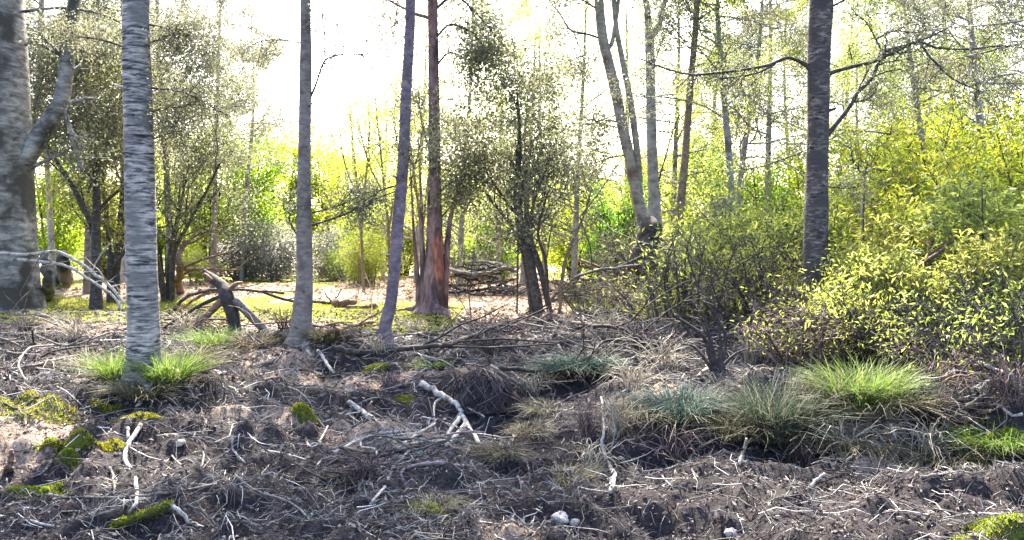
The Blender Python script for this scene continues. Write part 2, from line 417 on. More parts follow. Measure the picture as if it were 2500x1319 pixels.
# ------------------------------------------------------------------ growing things
def grow(mb, tips, p, d, L, r, lvl, k, rng, up=.25, ang=.8, sides=4, wob=.18, ratio=.58):
    """a branch and, level by level, its side branches; twig ends collect in tips as (point, direction)"""
    n = 5 if lvl else 4
    pts = [np.asarray(p, float)]; dd = unit(d)
    for i in range(n - 1):
        dd = unit(dd + rng.normal(size=3) * wob + np.array([0, 0, up * .3]))
        pts.append(pts[-1] + dd * L / (n - 1))
    pts = np.array(pts)
    rad = np.linspace(r, r * (.45 if lvl else .3), n)
    tube(mb, pts, rad, sides if lvl else 3)
    if lvl == 0:
        for i in range(1, n): tips.append((pts[i], unit(pts[i] - pts[i - 1])))
        return
    for q in range(k):
        t = .25 + .75 * (q + rng.random()) / k
        x = t * (n - 1); i = min(int(x), n - 2); fr = x - i
        pp = pts[i] * (1 - fr) + pts[i + 1] * fr
        tg = unit(pts[i + 1] - pts[i])
        sd = unit(np.cross(tg, rng.normal(size=3)))
        a = ang * rng.uniform(.6, 1.3)
        nd = tg * math.cos(a) + sd * math.sin(a)
        grow(mb, tips, pp, nd, L * ratio * rng.uniform(.7, 1.25) * (1.1 - .35 * t), r * (.5 - .15 * t) + .002, lvl - 1, k, rng, up, ang, sides, wob, ratio)
    tips.append((pts[-1], dd))
def foliage(mb, tips, n, length, ratio, rng, spread=.18, droop=.3, bunch=1):
    P_ = np.array([t[0] for t in tips]); D_ = np.array([t[1] for t in tips])
    i = rng.integers(0, len(P_), n)
    pos = P_[i] + rng.normal(size=(n, 3)) * spread
    ax = D_[i] * .6 + rng.normal(size=(n, 3)) * .7 + np.array([0, 0, -droop])
    leaf_cloud(mb, pos, ax, np.full(n, length), ratio, rng)

# ---- prototypes of the wood's background trees and of the shrubs: built at the origin, moved into place on first use
class Proto:
    def __init__(self, fn): self.fn = fn; self.first = None
    def place(self, loc, rz, scale, label, cat, group=None, name=None):
        if self.first is None: self.first = self.fn(); o = self.first; o.location = tuple(float(c) for c in loc); o.rotation_euler = (0, 0, rz); o.scale = scale if hasattr(scale, '__len__') else (scale,) * 3
        else: o = copy_tree(self.first, loc, rz, scale)
        for key in ('label', 'category', 'group'):
            if key in o: del o[key]
        return tag(o, label, cat, group)

def bushy_tree(seed, leafm, barkm, height=6.0, width=2.6, stems=5, n_leaf=14000, leaf=.12, ratio=.6, spread=.2, low=.2, name='tree', trunk_r=.09):
    def make():
        rng = rng_of('bushy%s' % seed)
        root = empty(name, (0, 0, 0))
        mb = MB(); tips = []
        for s in range(stems):
            a = 2 * PI * (s + rng.random() * .7) / stems
            lean = rng.uniform(.1, .55)
            base = np.array([math.cos(a), math.sin(a), 0]) * .15
            top = np.array([math.cos(a) * width * lean, math.sin(a) * width * lean, height * rng.uniform(.75, 1.0)])
            mid = (base + top) * .5 + rng.normal(size=3) * .25
            pts, rad = spline([base + (0, 0, -.15), base * .6 + mid * .4, mid, top], [trunk_r, trunk_r * .75, trunk_r * .5, .012], 4)
            tube(mb, pts, rad, 6)
            nb = int(9 * height / 6) + 3
            for q in range(nb):
                t = low + (1 - low) * (q + rng.random()) / nb
                k = min(int(t * (len(pts) - 1)), len(pts) - 2)
                b = rng.random() * 2 * PI
                out = np.array([math.cos(b), math.sin(b), rng.uniform(-.05, .7)]) + .5 * np.array([math.cos(a), math.sin(a), 0])
                grow(mb, tips, pts[k], out, width * .55 * rng.uniform(.6, 1.2) * (1.15 - .5 * t), .03 * (1.2 - t), 1, 5, rng, up=.25, sides=4)
        link('trunk', mb.mesh('trunk', barkm), root)
        lb = MB(); foliage(lb, tips, n_leaf, leaf, ratio, rng, spread, .25)
        link('crown', lb.mesh('crown', leafm, False), root)
        return root
    return Proto(make)
def tall_tree(seed, leafm, barkm, height=12.0, width=2.6, n_leaf=14000, leaf=.09, ratio=.3, first=.12, r0=.11, up=-.05, spread=.2, fork=False, nb=34):
    def make():
        rng = rng_of('tall%s' % seed)
        root = empty('tree', (0, 0, 0))
        mb = MB(); tips = []
        bend = rng.normal(size=2) * .35
        pts, rad = spline([(0, 0, -.2), (bend[0] * .4, bend[1] * .4, height * .33), (bend[0], bend[1], height * .66), (bend[0] * .8, bend[1] * 1.3, height)],
                          [r0 * 1.15, r0 * .85, r0 * .55, .015], 6)
        tube(mb, pts, rad, 8, .06, rng)
        for q in range(nb):
            t = first + (1 - first) * (q + rng.random()) / nb
            k = min(int(t * (len(pts) - 1)), len(pts) - 2); fr = t * (len(pts) - 1) - k
            b = rng.random() * 2 * PI
            out = np.array([math.cos(b), math.sin(b), rng.uniform(-.1, .5)])
            L = width * rng.uniform(.6, 1.15) * (1 - .65 * max(0, t - .35) / .65)
            grow(mb, tips, pts[k] * (1 - fr) + pts[k + 1] * fr, out, L, .035 * (1.2 - t) + .006, 2, 4, rng, up=up, ang=.7, sides=4)
        link('trunk', mb.mesh('trunk', barkm), root)
        lb = MB(); foliage(lb, tips, n_leaf, leaf, ratio, rng, spread, .4)
        link('crown', lb.mesh('crown', leafm, False), root)
        return root
    return Proto(make)
def leafy_shrub(seed, leafm, barkm, height=2.0, width=1.3, stems=12, n_leaf=6500, leaf=.10, ratio=.28, spread=.065, name='shrub', droop=.3):
    def make():
        rng = rng_of('shrub%s' % seed)
        root = empty(name, (0, 0, 0))
        mb = MB(); tips = []
        for s in range(stems):
            a = rng.random() * 2 * PI; rr = width * math.sqrt(rng.random())
            base = np.array([math.cos(a) * rr * .45, math.sin(a) * rr * .45, -.05])
            top = np.array([math.cos(a) * rr, math.sin(a) * rr, height * rng.uniform(.6, 1.0) * (1 - .35 * (rr / width) ** 2)])
            mid = base * .5 + top * .5 + np.append(rng.normal(size=2) * .12, .15)
            pts, rad = spline([base, mid, top], [.018, .012, .005], 4)
            tube(mb, pts, rad, 4)
            for q in range(8):
                t = .15 + .85 * (q + rng.random()) / 8
                k = min(int(t * (len(pts) - 1)), len(pts) - 2)
                b = rng.random() * 2 * PI
                grow(mb, tips, pts[k], np.array([math.cos(b), math.sin(b), rng.uniform(.1, .9)]), height * .24 * rng.uniform(.6, 1.2), .007, 1, 4, rng, up=.1, sides=3)
        link('stem', mb.mesh('stem', barkm), root)['kind'] = 'stuff'
        lb = MB(); foliage(lb, tips, n_leaf, leaf, ratio, rng, spread, droop)
        link('foliage', lb.mesh('foliage', leafm, False), root)
        return root
    return Proto(make)

# ------------------------------------------------------------------ the hero trees
def px_path(spec, d):
    """[(px, py, width_px[, depth])] -> points and radii"""
    pts = []; rad = []
    for s in spec:
        dd = s[3] if len(s) > 3 else d
        pts.append(P(s[0], s[1], dd)); rad.append(s[2] * .5 * dd / F)
    return np.array(pts), np.array(rad)
def hero_tree(name, label, cat, spec, d, barkm, base_flare=1.35, top_z=15.0, limbs=(), crown=None, leafm=None, stems=(), sides=20, bump=.05, step=9, group=None, top_lean=(0, 0), lowbark=None, strip=None, limb_leaf=13, roots=5):
    """trunk from ground pixel upwards (spec runs top to bottom as in the photo), carried on above the frame"""
    rng = rng_of(label)
    pts, rad = px_path(spec[::-1], d)                      # bottom first
    root = empty(name, on_ground(pts[0][0], pts[0][1]))
    o = np.array(root.location)
    base = pts[0].copy(); base[2] = o[2] - .15
    g = on_ground(base[0], base[1], .02)
    P0 = [base, g, g + (0, 0, .09), g + (0, 0, .24)] + [p for p in pts if p[2] > g[2] + .4]
    R0 = [rad[0] * base_flare * 1.6, rad[0] * base_flare * 1.3, rad[0] * (.6 + .5 * base_flare), rad[0] * 1.03] + [r for p, r in zip(pts, rad) if p[2] > g[2] + .4]
    if top_z and top_z > P0[-1][2] + 1:
        dirn = unit(P0[-1] - P0[-2]); e = P0[-1]; h = top_z - e[2]
        for t in (.35, .7, 1.0):
            P0.append(e + np.array([dirn[0] / max(dirn[2], .3) * h * t * .5 + top_lean[0] * t, dirn[1] * 0 + top_lean[1] * t, h * t])); R0.append(R0[2 + 0] * 0 + rad[-1] * (1 - .85 * t) + .012)
    sp, sr = spline(P0, R0, step)
    mb = MB(); tube(mb, sp, sr, sides, bump, rng)
    if d < 16:                                              # stubs of shed branches
        for q in range(9):
            k = int(len(sp) * (.12 + .5 * rng.random())); a = rng.random() * 2 * PI; u = np.array([math.cos(a), math.sin(a), .35])
            R = sr[k]; r = rng.uniform(.009, .02)
            tube(mb, [sp[k] + u * R * .8, sp[k] + u * (R + .012), sp[k] + u * (R + rng.uniform(.03, .09))], [r * 1.9, r * 1.2, r * .7], 7, .1, rng, cap=True)
    tips = []; limb_tips = []
    if crown:
        n_leaf, leaf, width, zlo, nb = crown
        zs = sp[:, 2]
        for q in range(nb):
            z = zlo + (zs[-1] - zlo) * (q + rng.random()) / nb
            k = int(np.clip(np.searchsorted(zs, z), 1, len(zs) - 1))
            a = rng.random() * 2 * PI; t = (z - zlo) / (zs[-1] - zlo)
            L = width * rng.uniform(.6, 1.1) * (1 - .6 * t)
            grow(mb, tips, sp[k], np.array([math.cos(a), math.sin(a), rng.uniform(0, .6)]), L, min(.05, sr[k] * .6) + .006, 2, 4, rng, up=0, sides=4)
    link('trunk', mb.mesh('trunk', barkm, True, o), root)
    a0 = rng.random() * 6
    for q in range(roots):                                  # root flares running out into the soil
        a = a0 + (q + rng.uniform(-.3, .3)) * 2 * PI / max(roots, 1); R = rad[0]; L = R * rng.uniform(2.2, 4.2) + .1
        pp = []
        for t in (-.15, .25, .55, 1.0):
            x = g[0] + math.cos(a + t * rng.normal() * .2) * (R * .55 + L * max(t, 0)); y = g[1] + math.sin(a + t * rng.normal() * .2) * (R * .55 + L * max(t, 0))
            pp.append([x, y, float(H(x, y)) + R * (1.5, .35, .10, -.15)[len(pp)]])
        sb = MB(); qq, rr = spline(pp, [R * .34, R * .36, R * .24, R * .08], 5); tube(sb, qq, rr, 8, .14, rng)
        link('root', sb.mesh('root', barkm, True, o), root)
    for st in stems:                                        # further stems of the same tree
        sb = MB(); q, r = px_path(st[::-1], d)
        if q[0][2] < o[2] + .8: q[0][2] = float(H(q[0][0], q[0][1])) - .1
        q, r = spline(q, r, 6); tube(sb, q, r, 8, .06, rng)
        link('stem', sb.mesh('stem', barkm, True, o), root)
    if strip:                                               # wood laid bare on the near side
        sb = MB(); q, r = px_path(strip[::-1], d - .17); q, r = spline(q, r, 6); tube(sb, q, r, 10, .12, rng)
        link('stripped_wood', sb.mesh('stripped_wood', M['bark_red'], True, o), root)
    for lm in limbs:                                        # limbs drawn in the photo, with random twigs of their own
        sb = MB(); twigs = 9; lt = []; lp = lm
        q, r = px_path(lp, d); q, r = spline(q, np.maximum(r, .004), 5)
        tube(sb, q, r, 6, .08, rng)
        for t in range(twigs):
            k = int(len(q) * (.3 + .7 * rng.random())) - 1
            tg = unit(q[min(k + 1, len(q) - 1)] - q[k - 1])
            grow(sb, lt, q[k], tg + rng.normal(size=3) * .55, .45 * d / 15 * rng.uniform(.5, 1.3), r[k] * .45 + .002, 1, 3, rng, up=0, sides=3)
        link('limb', sb.mesh('limb', M['bark_dark'] if lowbark is None else lowbark, True, o), root)
        limb_tips += lt
    if leafm and tips:
        lb = MB(); foliage(lb, tips, crown[0], crown[1], .55, rng, .25, .3)
        if limb_tips: foliage(lb, limb_tips, len(limb_tips) * limb_leaf, .045 * d / 12, .45, rng, .10 * d / 12, .3)
        link('crown', lb.mesh('crown', leafm, False, o), root)
    return tag(root, label, cat, group)

def gd(px, py): return float(G(px, py)[1])

# tall trunks of the foreground, left to right
hero_tree('giant_tree', 'massive grey trunk with dark fissured bark cut off by the left edge', 'tree',
          [(-30, -40, 150), (-22, 150, 155), (-15, 400, 165), (-8, 600, 172), (-4, 700, 178), (0, 765, 190)], 19.5, M['bark_giant'], 1.12, 17,
          limbs=[[(20, 460, 50), (75, 370, 46), (115, 305, 42), (152, 240, 38), (165, 130, 34), (180, 10, 30), (190, -120, 24)],
                 [(60, 420, 14), (100, 398, 10), (130, 385, 7), (175, 360, 4)],
                 [(150, 245, 14), (175, 330, 10), (200, 420, 8)],
                 [(60, 110, 9), (110, 92, 8), (180, 92, 7), (240, 95, 6), (300, 115, 4)],
                 [(40, 30, 9), (150, 20, 8), (250, 35, 6), (300, 60, 4)]],
          crown=(22000, .12, 4.2, 11.0, 30), leafm=M['leaf_grey'], sides=28, bump=.05, limb_leaf=5, lowbark=M['bark_giant'], roots=0)
hero_tree('birch_tree', 'pale straight birch with ringed bark standing among bright grass tufts', 'tree',
          [(331, -40, 62), (333, 100, 64), (337, 250, 68), (341, 420, 71), (345, 600, 72), (350, 760, 73), (351, 860, 74), (352, 930, 78)], gd(352, 935), M['bark_birch'], 1.1, 13.5,
          limbs=[[(362, 60, 6), (400, 68, 5), (440, 80, 4), (480, 92, 2.5)], [(366, 105, 5), (392, 93, 4), (415, 85, 3)],
                 [(368, 215, 6), (430, 222, 5), (470, 235, 4), (505, 255, 3), (560, 285, 2)], [(305, 115, 5), (250, 98, 4), (190, 90, 3), (120, 80, 2)],
                 [(372, 340, 5), (400, 330, 4), (425, 322, 3)], [(366, 275, 5), (400, 265, 4), (450, 262, 3)]],
          crown=(14000, .10, 2.8, 6.2, 26), leafm=M['leaf_grey'], sides=28, bump=.04, step=14)
hero_tree('slender_tree', 'slim straight grey trunk left of the sky gap, base beside pale roots', 'tree',
          [(746, -40, 25), (746, 150, 28), (744, 300, 30), (742, 450, 33), (742, 560, 38), (743, 680, 41), (739, 770, 44), (736, 832, 50)], gd(736, 836), M['bark_smooth'], 1.25, 14,
          limbs=[[(762, 550, 7), (800, 538, 6), (850, 520, 5), (900, 494, 4), (960, 470, 3), (1010, 455, 2)], [(724, 572, 5), (710, 545, 4), (705, 532, 3), (722, 505, 2)],
                 [(757, 240, 6), (772, 205, 5), (792, 150, 4.5), (830, 134, 4), (880, 132, 3), (950, 130, 2)], [(793, 148, 4), (792, 90, 3), (786, 30, 2)],
                 [(762, 520, 5), (820, 505, 3.5), (870, 485, 2)], [(734, 105, 4), (690, 98, 3), (640, 100, 2.5), (600, 120, 2)]],
          crown=(13000, .11, 2.8, 7.5, 24), leafm=M['leaf_grey'], sides=20, step=12, limb_leaf=5)
hero_tree('leaning_tree', 'thin dark trunk leaning right beside the sunlit clearing', 'tree',
          [(1003, -40, 24), (999, 100, 25), (991, 250, 26), (984, 400, 27), (974, 520, 29), (966, 620, 30), (955, 730, 29), (945, 800, 28), (941, 842, 30)], gd(940, 845), M['bark_mauve'], 1.2, 14,
          limbs=[[(962, 455, 5), (930, 465, 4), (900, 485, 3), (850, 520, 2)], [(1000, 455, 4), (1020, 380, 3), (1035, 300, 2)]],
          crown=(13000, .11, 2.8, 7.5, 24), leafm=M['leaf_grey'], sides=18, step=10)
hero_tree('red_tree', 'tall trunk with stripped red wood rising from a broad clump of stems', 'tree',
          [(1056, -40, 24), (1058, 150, 26), (1060, 300, 28), (1062, 420, 29), (1064, 500, 30), (1064, 560, 34), (1062, 620, 44), (1058, 690, 56), (1055, 755, 62)], gd(1060, 762), M['bark_rosy'], 1.15, 16,
          stems=[[(1020, 330, 2), (1028, 480, 7), (1030, 590, 13), (1034, 670, 18), (1036, 765, 24)], [(1000, 380, 2), (1010, 560, 7), (1018, 660, 11), (1022, 765, 15)],
                 [(1140, 380, 2), (1112, 480, 7), (1096, 560, 13), (1088, 680, 17), (1084, 762, 22)], [(1046, 430, 4), (1046, 590, 11), (1047, 680, 16), (1048, 765, 20)]],
          limbs=[[(1072, 470, 6), (1110, 440, 4), (1150, 420, 2)], [(1066, 545, 5), (1100, 505, 4), (1140, 470, 2)], [(1052, 380, 5), (1030, 300, 4), (1020, 220, 2)], [(1066, 20, 8), (1110, -10, 7), (1160, 30, 5), (1215, 95, 3), (1240, 120, 2)], [(1066, 90, 7), (1100, 60, 6), (1150, 80, 4), (1190, 130, 2)], [(1066, 160, 6), (1095, 130, 5), (1130, 140, 3), (1150, 170, 2)]],
          limb_leaf=18, roots=3, crown=(20000, .11, 2.5, 6.9, 32), leafm=M['leaf_grey'], sides=18, step=10, strip=[(1067, 556, 10), (1069, 590, 24), (1071, 650, 28), (1073, 700, 24), (1074, 750, 20)])
hero_tree('forked_tree', 'pale leaning trunk forking into twin stems against the white sky', 'tree',
          [(1460, -40, 22), (1470, 80, 24), (1485, 150, 25), (1502, 220, 26), (1522, 320, 26), (1540, 400, 27), (1556, 480, 28), (1572, 560, 32), (1580, 680, 36)], 27, M['bark_pale'], 1.2, 18,
          stems=[[(1494, -60, 12), (1504, 60, 13), (1520, 150, 15), (1538, 240, 17), (1552, 340, 17), (1560, 420, 17), (1563, 500, 15)],
                 [(1515, -40, 9), (1504, 50, 10), (1492, 110, 11), (1478, 118, 10)]],
          limbs=[[(1478, 100, 7), (1440, 85, 6), (1395, 75, 5), (1370, 40, 4), (1340, 0, 3)], [(1462, 25, 6), (1430, 5, 5), (1400, -20, 3)],
                 [(1524, 300, 5), (1480, 294, 4), (1450, 296, 2)], [(1535, 378, 5), (1490, 385, 4), (1450, 400, 2.5)], [(1400, 78, 4), (1420, 130, 3), (1430, 160, 2)]],
          crown=(16000, .12, 3.6, 9.5, 28), leafm=M['leaf_grey'], sides=16)
hero_tree('ivy_tree', 'upright pale trunk with dark ivy-clad base behind the scrub', 'tree',
          [(1586, 80, 22), (1588, 180, 22), (1590, 300, 24), (1594, 420, 26), (1597, 500, 30), (1594, 575, 50), (1592, 620, 60), (1594, 690, 62)], 24.5, M['bark_pale'], 1.1, 0,
          stems=[[(1566, -60, 13), (1578, 10, 15), (1586, 85, 20)], [(1634, -60, 10), (1620, 20, 12), (1606, 70, 13), (1590, 90, 16)]],
          limbs=[[(1600, 470, 5), (1620, 400, 4), (1640, 330, 3), (1660, 280, 2)], [(1595, 160, 4), (1610, 120, 3), (1620, 90, 2)]],
          sides=18)
hero_tree('thin_tree', 'thin orange-brown trunk curving upward right of the forked pale trees', 'tree',
          [(1703, -40, 14), (1697, 80, 15), (1688, 180, 16), (1680, 280, 17), (1673, 380, 18), (1664, 480, 20), (1655, 640, 24)], 22, M['bark_orange'], 1.2, 15,
          limbs=[[(1674, 430, 4), (1695, 425, 3), (1720, 420, 2)], [(1690, 200, 4), (1720, 180, 3), (1760, 175, 2)], [(1695, 60, 4), (1730, 30, 3), (1770, 15, 2)]],
          crown=(13000, .11, 3.0, 8.5, 24), leafm=M['leaf_olive'], sides=12)
hero_tree('dark_tree', 'sturdy dark trunk with long black limbs and a pale left edge on the right', 'tree',
          [(2005, -40, 56), (2002, 80, 55), (1999, 180, 54), (1998, 300, 53), (1995, 420, 54), (1992, 540, 57), (1990, 680, 60), (1987, 825, 66)], gd(1987, 830), M['bark_rough'], 1.15, 14,
          limbs=[[(1978, 168, 16), (1966, 158, 12), (1942, 146, 9), (1918, 142, 9), (1880, 158, 8), (1820, 170, 7), (1750, 178, 6.5), (1690, 183, 6), (1640, 172, 5), (1590, 155, 4), (1545, 136, 2.5)],
                 [(1890, 158, 6), (1850, 178, 5), (1800, 188, 4), (1735, 192, 3)],
                 [(2016, 185, 18), (2034, 176, 11), (2080, 163, 9), (2150, 146, 9), (2165, 125, 8), (2215, 110, 7), (2270, 90, 5), (2330, 60, 3)],
                 [(2018, 330, 16), (2040, 305, 12), (2075, 260, 11), (2095, 225, 10), (2130, 190, 9), (2150, 145, 8), (2190, 125, 8), (2240, 103, 7), (2290, 118, 6), (2370, 120, 5), (2450, 112, 4), (2540, 125, 3)],
                 [(2082, 250, 5), (2100, 246, 4), (2115, 244, 2.5)], [(2245, 105, 6), (2280, 150, 5), (2330, 195, 4), (2400, 225, 3)],
                 [(2140, 95, 5), (2185, 76, 4), (2240, 80, 3), (2300, 60, 2)], [(2150, 120, 5), (2130, 80, 4), (2110, 50, 3), (2080, 30, 2)],
                 [(2016, 455, 4), (2060, 460, 3), (2090, 458, 2)], [(2024, 20, 7), (2080, -10, 5), (2150, -50, 4)]],
          crown=(15000, .11, 3.4, 7.0, 26), leafm=M['leaf_grey'], limb_leaf=6, sides=24, bump=.05, step=12)

# trees of many stems
def stem_tree(name, label, stems, d, barkm, leafm, n_leaf, leaf, blob, group=None, ratio=.5, twig=1.0, spread=.2):
    """stems as pixel paths from the ground up; blob: list of (px, py, rx_px, ry_px, depth spread) the crown fills"""
    rng = rng_of(label)
    q0, _ = px_path(stems[0][:1], d)
    root = empty(name, on_ground(q0[0][0], q0[0][1])); o = np.array(root.location)
    tips = []; ends = []
    for st in stems:
        sb = MB(); q, r = px_path(st, d)
        q[:, 1] += np.linspace(0, 1, len(q)) * rng.normal() * .8
        if q[0][2] < o[2] + .7: q[0][2] = float(H(q[0][0], q[0][1])) - .08
        q, r = spline(q, r, 6); tube(sb, q, r, 8, .07, rng)
        for t in range(int(7 * twig)):
            k = int(len(q) * (.3 + .68 * rng.random())); tg = unit(q[min(k + 1, len(q) - 1)] - q[k - 1])
            grow(sb, tips, q[k], tg * .7 + rng.normal(size=3) * .6 + (0, 0, .2), d / 22 * rng.uniform(.6, 1.4), r[k] * .5 + .003, 2, 3, rng, up=.25, ang=.6, sides=3)
        link('stem', sb.mesh('stem', barkm, True, o), root)
    lb = MB()
    share = [b[2] * b[3] for b in blob]; tot = sum(share)
    for b, s in zip(blob, share):
        n = int(n_leaf * .75 * s / tot)
        # sprays: leaves gather round random spray centres within the blob
        m = max(12, n // 45)
        u = unit(rng.normal(size=(m, 3))) * (rng.random((m, 1)) ** .45)
        c = P(b[0], b[1], d) + u * np.array([b[2], b[4] * F / d, b[3]]) * d / F
        i = rng.integers(0, m, n)
        pos = c[i] + rng.normal(size=(n, 3)) * spread * np.array([1.3, 1.3, .6])
        leaf_cloud(lb, pos, rng.normal(size=(n, 3)) + np.array([0, 0, -.3]), np.full(n, leaf), ratio, rng)
    if tips: foliage(lb, tips, int(n_leaf * .25), leaf, ratio, rng, .2, .2)
    link('crown', lb.mesh('crown', leafm, False, o), root)
    return tag(root, label, 'tree', group)

stem_tree('many_stemmed_tree', 'dark many-stemmed tree with a dense grey-green crown in the middle',
          [[(1345, 740, 16), (1318, 650, 15), (1290, 570, 14), (1286, 480, 12), (1285, 400, 10), (1283, 320, 6), (1290, 220, 4)],
           [(1318, 720, 26), (1290, 620, 24), (1268, 540, 22), (1262, 470, 18), (1266, 400, 14), (1268, 320, 9), (1262, 230, 5)],
           [(1300, 715, 12), (1280, 630, 12), (1252, 555, 13), (1215, 505, 11), (1185, 465, 9), (1165, 400, 7), (1130, 330, 5)],
           [(1325, 690, 10), (1300, 600, 10), (1296, 530, 9), (1318, 450, 7), (1350, 420, 5)],
           [(1340, 730, 8), (1330, 640, 8), (1310, 570, 6), (1330, 480, 4)],
           [(1262, 735, 5), (1264, 640, 5), (1266, 560, 4)]],
          21, M['bark_dark'], M['leaf_grey'], 21000, .09,
          [(1265, 290, 170, 140, 1.5), (1220, 410, 150, 80, 1.2), (1380, 410, 90, 80, 1.0), (1280, 190, 130, 60, 1.0), (1130, 320, 70, 130, 1.0), (1160, 110, 90, 90, 1.0), (1110, 470, 60, 60, 1)], twig=1.6)
stem_tree('thicket_tree', 'dark forked tree between the massive left trunk and the birch',
          [[(234, 752, 36), (228, 690, 26), (222, 600, 24), (216, 480, 18), (205, 380, 13), (185, 290, 9), (170, 200, 6)],
           [(222, 545, 14), (190, 470, 12), (155, 410, 10), (125, 350, 7), (100, 300, 5)],
           [(215, 470, 8), (225, 400, 7), (240, 320, 5), (250, 220, 4)]],
          22.5, M['bark_dark'], M['leaf_grey'], 26000, .08,
          [(170, 260, 110, 90, 1.4), (230, 330, 90, 80, 1.2), (130, 120, 90, 90, 1.4), (240, 140, 80, 90, 1.2)])
stem_tree('thicket_tree', 'black low-forking tree just left of the birch trunk',
          [[(272, 698, 24), (272, 660, 26), (262, 600, 14), (256, 540, 11), (246, 470, 9), (240, 400, 6)],
           [(278, 690, 22), (284, 600, 18), (290, 500, 15), (292, 410, 11), (296, 320, 7), (300, 220, 5)],
           [(276, 665, 14), (300, 635, 11), (330, 605, 8), (350, 570, 5)]],
          25.5, M['bark_dark'], M['leaf_olive'], 10000, .09, [(260, 360, 90, 110, 1.4), (300, 220, 90, 90, 1.2), (200, 480, 90, 70, 1.2)])
stem_tree('thicket_tree', 'fan of dark stems spreading behind the birch, right side',
          [[(404, 702, 18), (398, 620, 12), (392, 540, 9), (388, 450, 6)], [(410, 702, 16), (414, 620, 12), (430, 540, 9), (445, 470, 6), (460, 400, 4)],
           [(418, 690, 14), (440, 620, 12), (490, 545, 9), (545, 470, 7), (585, 415, 5)], [(412, 660, 8), (420, 560, 6), (418, 450, 4)],
           [(440, 610, 7), (470, 580, 5), (520, 560, 4), (600, 540, 2)]],
          26, M['bark_dark'], M['leaf_grey'], 22000, .08,
          [(460, 360, 120, 70, 1.6), (560, 375, 110, 45, 1.3), (430, 280, 80, 80, 1.4), (500, 190, 110, 80, 1.6), (450, 80, 100, 80, 1.6), (580, 230, 80, 50, 1.2)])
stem_tree('sapling', 'slender leaning sapling with bare stem in front of bright foliage',
          [[(1365, 740, 9), (1375, 660, 9), (1392, 600, 8), (1415, 550, 6), (1432, 500, 5), (1442, 460, 3)]],
          20.5, M['bark_orange'], M['leaf_grey'], 260, .07, [(1440, 470, 30, 30, .4)], twig=.5)
for i, (px, d, lab, sp) in enumerate([(935, 26, 'reddish twiggy sapling left of the leaning thin trunk', 0), (1018, 24, 'reddish twiggy sapling between the leaning trunk and the red trunk', 1), (868, 30, 'sparse wispy sapling against the white sky', 2)]):
    stem_tree('sapling', lab,
              [[(px + 20, 690, 8), (px + 12, 560, 7), (px, 440, 6), (px - 12, 330, 4), (px - 22, 240, 2)], [(px + 14, 560, 6), (px + 24, 450, 5), (px + 34, 330, 4), (px + 30, 230, 2)],
               [(px + 5, 480, 5), (px - 30, 400, 4), (px - 50, 300, 2)]],
              d, M['bark_orange'], M['leaf_yellow'], 2600, .08, [(px, 330, 75, 120, 1.2), (px + 10, 470, 60, 80, 1)], group='thin saplings round the clearing')

# ------------------------------------------------------------------ background trees
A1 = bushy_tree('a1', M['leaf_bright'], M['bark_dark'], 6.0, 2.7, 5, 9000, .145)
A2 = bushy_tree('a2', M['leaf_bright'], M['bark_dark'], 6.6, 2.5, 4, 9000, .145, low=.28)
A3 = bushy_tree('a3', M['leaf_yellow'], M['bark_dark'], 5.2, 2.6, 6, 8500, .145)
A4 = bushy_tree('a4', M['leaf_green'], M['bark_dark'], 5.6, 2.5, 5, 8500, .145)
D1 = bushy_tree('d1', M['leaf_dull'], M['bark_pale'], 3.4, 2.6, 7, 6500, .14, low=.05, spread=.3)
A5 = bushy_tree('a5', M['leaf_bright'], M['bark_dark'], 7.0, 2.9, 4, 9500, .145, low=.46)
B1 = tall_tree('b1', M['leaf_grey'], M['bark_pale'], 12, 3.1, 28000, .085, first=.42, spread=.12)
B2 = tall_tree('b2', M['leaf_grey'], M['bark_smooth'], 13, 2.8, 28000, .085, first=.38, up=-.2, spread=.12)
B3 = tall_tree('b3', M['leaf_olive'], M['bark_pale'], 11, 3.2, 24000, .105, first=.34, spread=.15)
B4 = tall_tree('b4', M['leaf_olive'], M['bark_pale'], 11.5, 3.0, 21000, .10, first=.18, spread=.15, nb=36)
E1 = tall_tree('e1', M['leaf_yellow'], M['bark_pale'], 12, 2.8, 15000, .075, .5, up=.2)

ROT = random.Random(5)
def far(proto, px, d, scale, label, cat='tree', group=None, dz=0.0):
    x = (px - 1250) / F * d
    return proto.place(on_ground(x, d, dz), ROT.random() * 6.28, scale, label, cat, group)
BG = 'bright bushy trees beyond the clearing'
far(A1, -40, 40, 1.05, 'bright green bushy tree behind the massive left trunk', group=BG)
far(A2, 130, 36, .95, 'bright green bushy tree seen just right of the massive left trunk', group=BG)
far(A3, 255, 42, 1.05, 'yellow-green bushy tree behind the black forked tree', group=BG)
far(A2, 400, 44, 1.1, 'bright bushy tree behind the fan of dark stems', group=BG)
far(A5, 510, 40, (1.15, 1.15, 1.12), 'glowing lime-green tree overhanging the left of the clearing', group=BG)
far(A5, 610, 43, (1.1, 1.1, 1.12), 'lime-green tree with drooping edge above the grey shade, left of the slim trunk', group=BG)
far(A5, 700, 50, 1.2, 'pale yellow-green tree directly behind the slim grey trunk', group=BG)
far(A5, 800, 50, 1.2, 'yellow bushy tree under the open sky gap', group=BG)
far(A1, 890, 46, 1.15, 'yellow-green bushy tree behind the reddish saplings', group=BG)
far(A3, 985, 48, 1.05, 'golden bushy tree behind the leaning trunk', group=BG)
far(A2, 1090, 50, 1.05, 'bushy tree half hidden behind the red trunk', group=BG)
far(A1, 1185, 42, .85, 'bright lime bush framed left of the many-stemmed tree', group=BG)
far(A3, 1290, 52, 1.1, 'yellow-green tree behind the many-stemmed tree', group=BG)
far(A1, 1400, 40, .9, 'lime-green bush right of the many-stemmed tree', group=BG)
